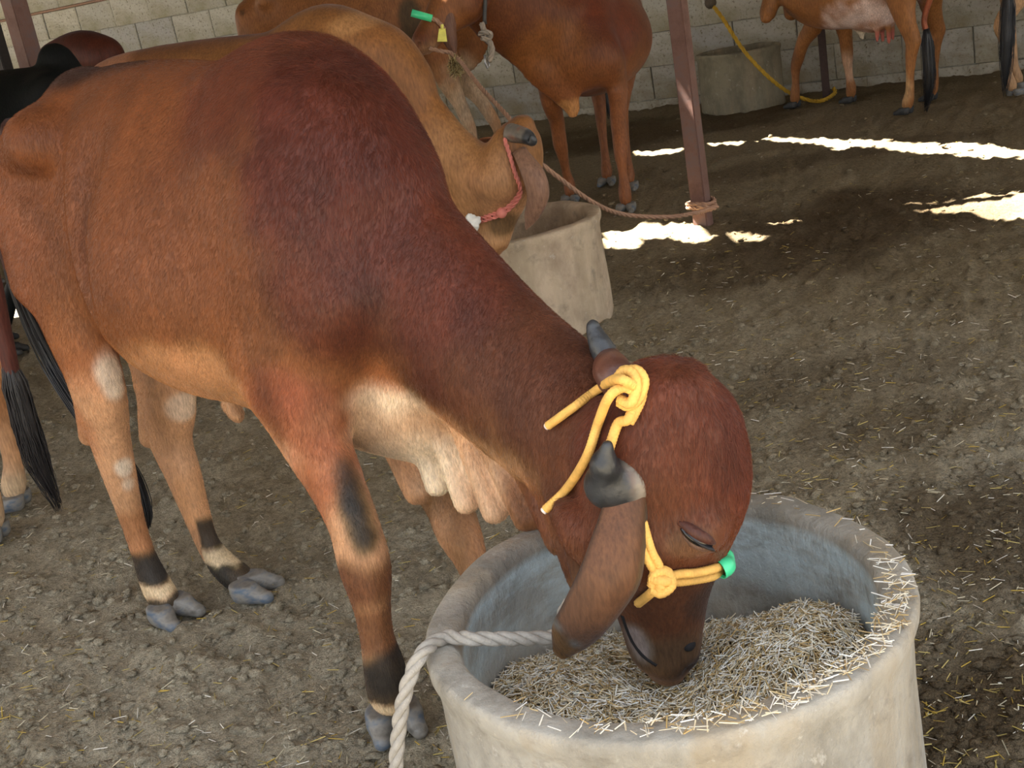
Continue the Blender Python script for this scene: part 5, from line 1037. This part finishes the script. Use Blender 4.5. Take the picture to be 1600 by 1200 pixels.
# --- pink halter of the tan cow
TB_ = bvh_of(TANC.body)
def hit_c(cow, bv, px, py, off):
    d_ = cow.d(ray(px, py)); r_ = bv.ray_cast(Vector(cow.L(CC)), Vector(d_))
    if r_[0] is None: return None
    p = np.array(r_[0])+np.array(r_[1])*off; return cow.A+cow.ux*p[0]+cow.uy*p[1]+np.array([0, 0, p[2]])
PINK = simple('pink_rope', srgb(206, 122, 108), 0.7, (200, 0.5, 0.002), 0.12, 30)
pts = [(760, 188), (776, 200), (790, 220), (797, 245), (803, 270), (811, 296), (800, 315), (783, 330), (765, 338), (754, 342)]
hp_ = [p for p in (hit_c(TANC, TB_, a, b, 0.010) for a, b in pts) if p is not None]
if len(hp_) > 4:
    o0 = hp_[0]; ph = empty('rope_halter', o0, label='faded pink rope halter on the tan cow\'s head', cat='halter'); 
    for dz_ in (-0.006, 0.007):
        v, f = rope_geo([p-o0+np.array([0, 0, dz_]) for p in hp_], 0.007, 0.02, 2, 6); mesh_obj('strap', v, f, PINK, ph)
    j_ = min(5, len(hp_)-1); v, f = ellipsoid(hp_[j_]-o0, (0.02, 0.016, 0.02), np.eye(3), 12, 8); mesh_obj('knot', v, f, PINK, ph)
    v, f = ellipsoid((0, 0, 0), (0.032, 0.024, 0.03), np.eye(3), 22, 14); v = np.array(v); v = v*(1+0.3*fbm(v*60, 3)[:, None])+(at_y(738, 348, hp_[-1][1]-0.02)-o0); mesh_obj('nose_knot', v, f, simple('white_knot', srgb(222, 222, 216), 0.9), ph, label='frayed white knot')
# --- brown cow: nose sleeve, ear tag, tether to the post, cheek ropes
yb = BRY-0.52
def by(px, py, dy=0.0): return at_y(px, py, yb+dy)
o0 = by(672, 30); bh = empty('rope_halter', o0, label='brown rope halter with a green sleeve on the brown cow\'s face', cat='halter')
TROPE = simple('brown_rope', srgb(164, 128, 104), 0.8, (200, 0.6, 0.002), 0.15, 40); GROPE = simple('dull_grey_rope', srgb(150, 138, 124), 0.85, (200, 0.6, 0.002), 0.15, 40)
v, f = tube_geo(rel([by(643, 20), by(675, 29)], o0), 0.02, 14); mesh_obj('green_sleeve', v, f, GREEN, bh, label='green plastic sleeve')
v, f = rope_geo(rel([by(672, 28), by(682, 32), by(690, 40), by(694, 46)], o0), 0.012, 0.03, 3, 6); mesh_obj('strap', v, f, TROPE, bh)
v, f = tube_geo(rel([by(759, -30, 0.12), by(758, 0, 0.10), by(757, 30, 0.08), by(758, 38, 0.08)], o0), 0.011, 8); mesh_obj('strap', v, f, simple('black_rope', srgb(62, 60, 58), 0.6), bh)
v, f = rope_geo(rel([by(752, 36, 0.06), by(756, 46, 0.05), by(758, 56, 0.04), by(762, 62, 0.04), by(768, 72, 0.04), by(768, 84, 0.04), by(764, 96, 0.04)], o0), 0.016, 0.035, 3, 6); mesh_obj('rope_end', v, f, GROPE, bh)
v, f = rope_geo(rel([by(749, 54, 0.04), by(756, 50, 0.02), by(766, 52, 0.02), by(764, 60, 0.03), by(752, 60, 0.02)], o0), 0.014, 0.035, 3, 6); mesh_obj('knot', v, f, GROPE, bh)
v, f = tube_geo(rel([by(763, 96, 0.04), by(765, 103, 0.04), by(762, 107, 0.04), by(758, 98, 0.04), by(757, 86, 0.04)], o0), 0.006, 8); mesh_obj('metal_hook', v, f, simple('hook_metal', (0.35, 0.35, 0.36), 0.35, metal=0.8), bh)
bx = by(691, 55, -0.12); v, f = box_geo((0, 0, 0), (0.026, 0.002, 0.034)); v = [np.array(q_)*np.array([1-0.35*(q_[2] > 0), 1, 1]) for q_ in v]; MM = np.stack([CR, -CF, CU], 1); v = [MM @ q_+bx for q_ in v]
v2, f2 = tube_geo([bx+CU*0.03, bx+CU*0.055], 0.008, 8); v, f = join_geo([(v, f), (v2, f2)]); c0_ = np.mean(v, 0); tg = mesh_obj('ear_tag', [q_-c0_ for q_ in v], f, simple('yellow_tag', srgb(222, 214, 104), 0.5), smooth=False, label='small yellow plastic tag hanging from the brown cow\'s ear', cat='tag'); tg.location = tuple(c0_)
pf = on_z(1101, 352); pz = at_y(1104, 325, pf[1]-0.06)
tp = [by(672, 76, -0.05), by(690, 80, -0.1), by(712, 88, -0.1), at_y(750, 135, 6.1), at_y(800, 190, 5.7), at_y(828, 238, 5.5), at_y(880, 283, 5.5), at_y(930, 318, 5.6), at_y(975, 335, 5.75), at_y(1040, 339, 5.85), at_y(1085, 333, 5.90), at_y(1112, 326, pf[1]-0.08)]
v, f = rope_geo(tp, 0.011, 0.035, 3, 6, step=0.008); tr = mesh_obj('tether_rope', v, f, TROPE, label='long worn tether rope slung from the brown cow to the foot of the steel post', cat='rope')
lo0 = []
for t_ in range(2):
    ring = [pf+np.array([0.068*math.cos(a_)*1.05, 0.03+0.068*math.sin(a_)*1.05, pz[2]+0.012*t_*1.6+0.006*math.sin(a_*2)]) for a_ in np.linspace(0, 2*math.pi, 20)]; lo0.append(rope_geo(ring, 0.010, 0.03, 3, 6, step=0.006))
v, f = join_geo(lo0); mesh_obj('loop', v, f, TROPE, tr)
v, f = rope_geo([at_y(1090, 325, pf[1]-0.06), at_y(1098, 322, pf[1]-0.09), at_y(1110, 326, pf[1]-0.09), at_y(1120, 322, pf[1]-0.05)], 0.014, 0.035, 3, 6); mesh_obj('knot', v, f, TROPE, tr)
# hay caught in the rope
hc = by(712, 104, -0.12); n = 420; u_ = rng.normal(0, 1, (n, 3)); u_ /= np.linalg.norm(u_, axis=1)[:, None]; Ph = u_*rng.uniform(0.3, 1, (n, 1))*np.array([0.045, 0.04, 0.055])
hw_ = straw_mesh('hay_wad', Ph, rng.uniform(0.02, 0.06, n), rng.uniform(0.002, 0.004, n), 0.9, np.array([srgb(170, 150, 96), srgb(140, 118, 70), srgb(196, 178, 130), srgb(110, 90, 56)]), M_STRAW, kind='stuff', label='wad of hay tangled in the rope under the brown cow\'s chin', cat='hay'); hw_.location = tuple(hc)
# --- yellow tether of the far cow
g1 = on_z(1262, 155); yr = [at_y(1104, -8, 10.4), at_y(1112, 6, 10.3), at_y(1130, 30, 10.2), at_y(1160, 76, 10.1), at_y(1195, 115, 10.0), at_y(1230, 143, 10.05), on_z(1262, 156, 0.02), on_z(1285, 157, 0.02), on_z(1304, 146, 0.03), at_y(1303, 138, p3[1]+0.06)]
v, f = rope_geo(yr, 0.016, 0.05, 3, 6, step=0.012); yt = mesh_obj('tether_rope', v, f, simple('yellow_rope_far', srgb(190, 150, 40), 0.7), label='bright yellow tether rope drooping in front of the far trough', cat='rope')
v, f = ellipsoid(at_y(1110, 4, 10.3), (0.05, 0.05, 0.05), np.eye(3), 12, 8); mesh_obj('knot', v, f, simple('dark_knot', srgb(86, 76, 64), 0.8), yt)
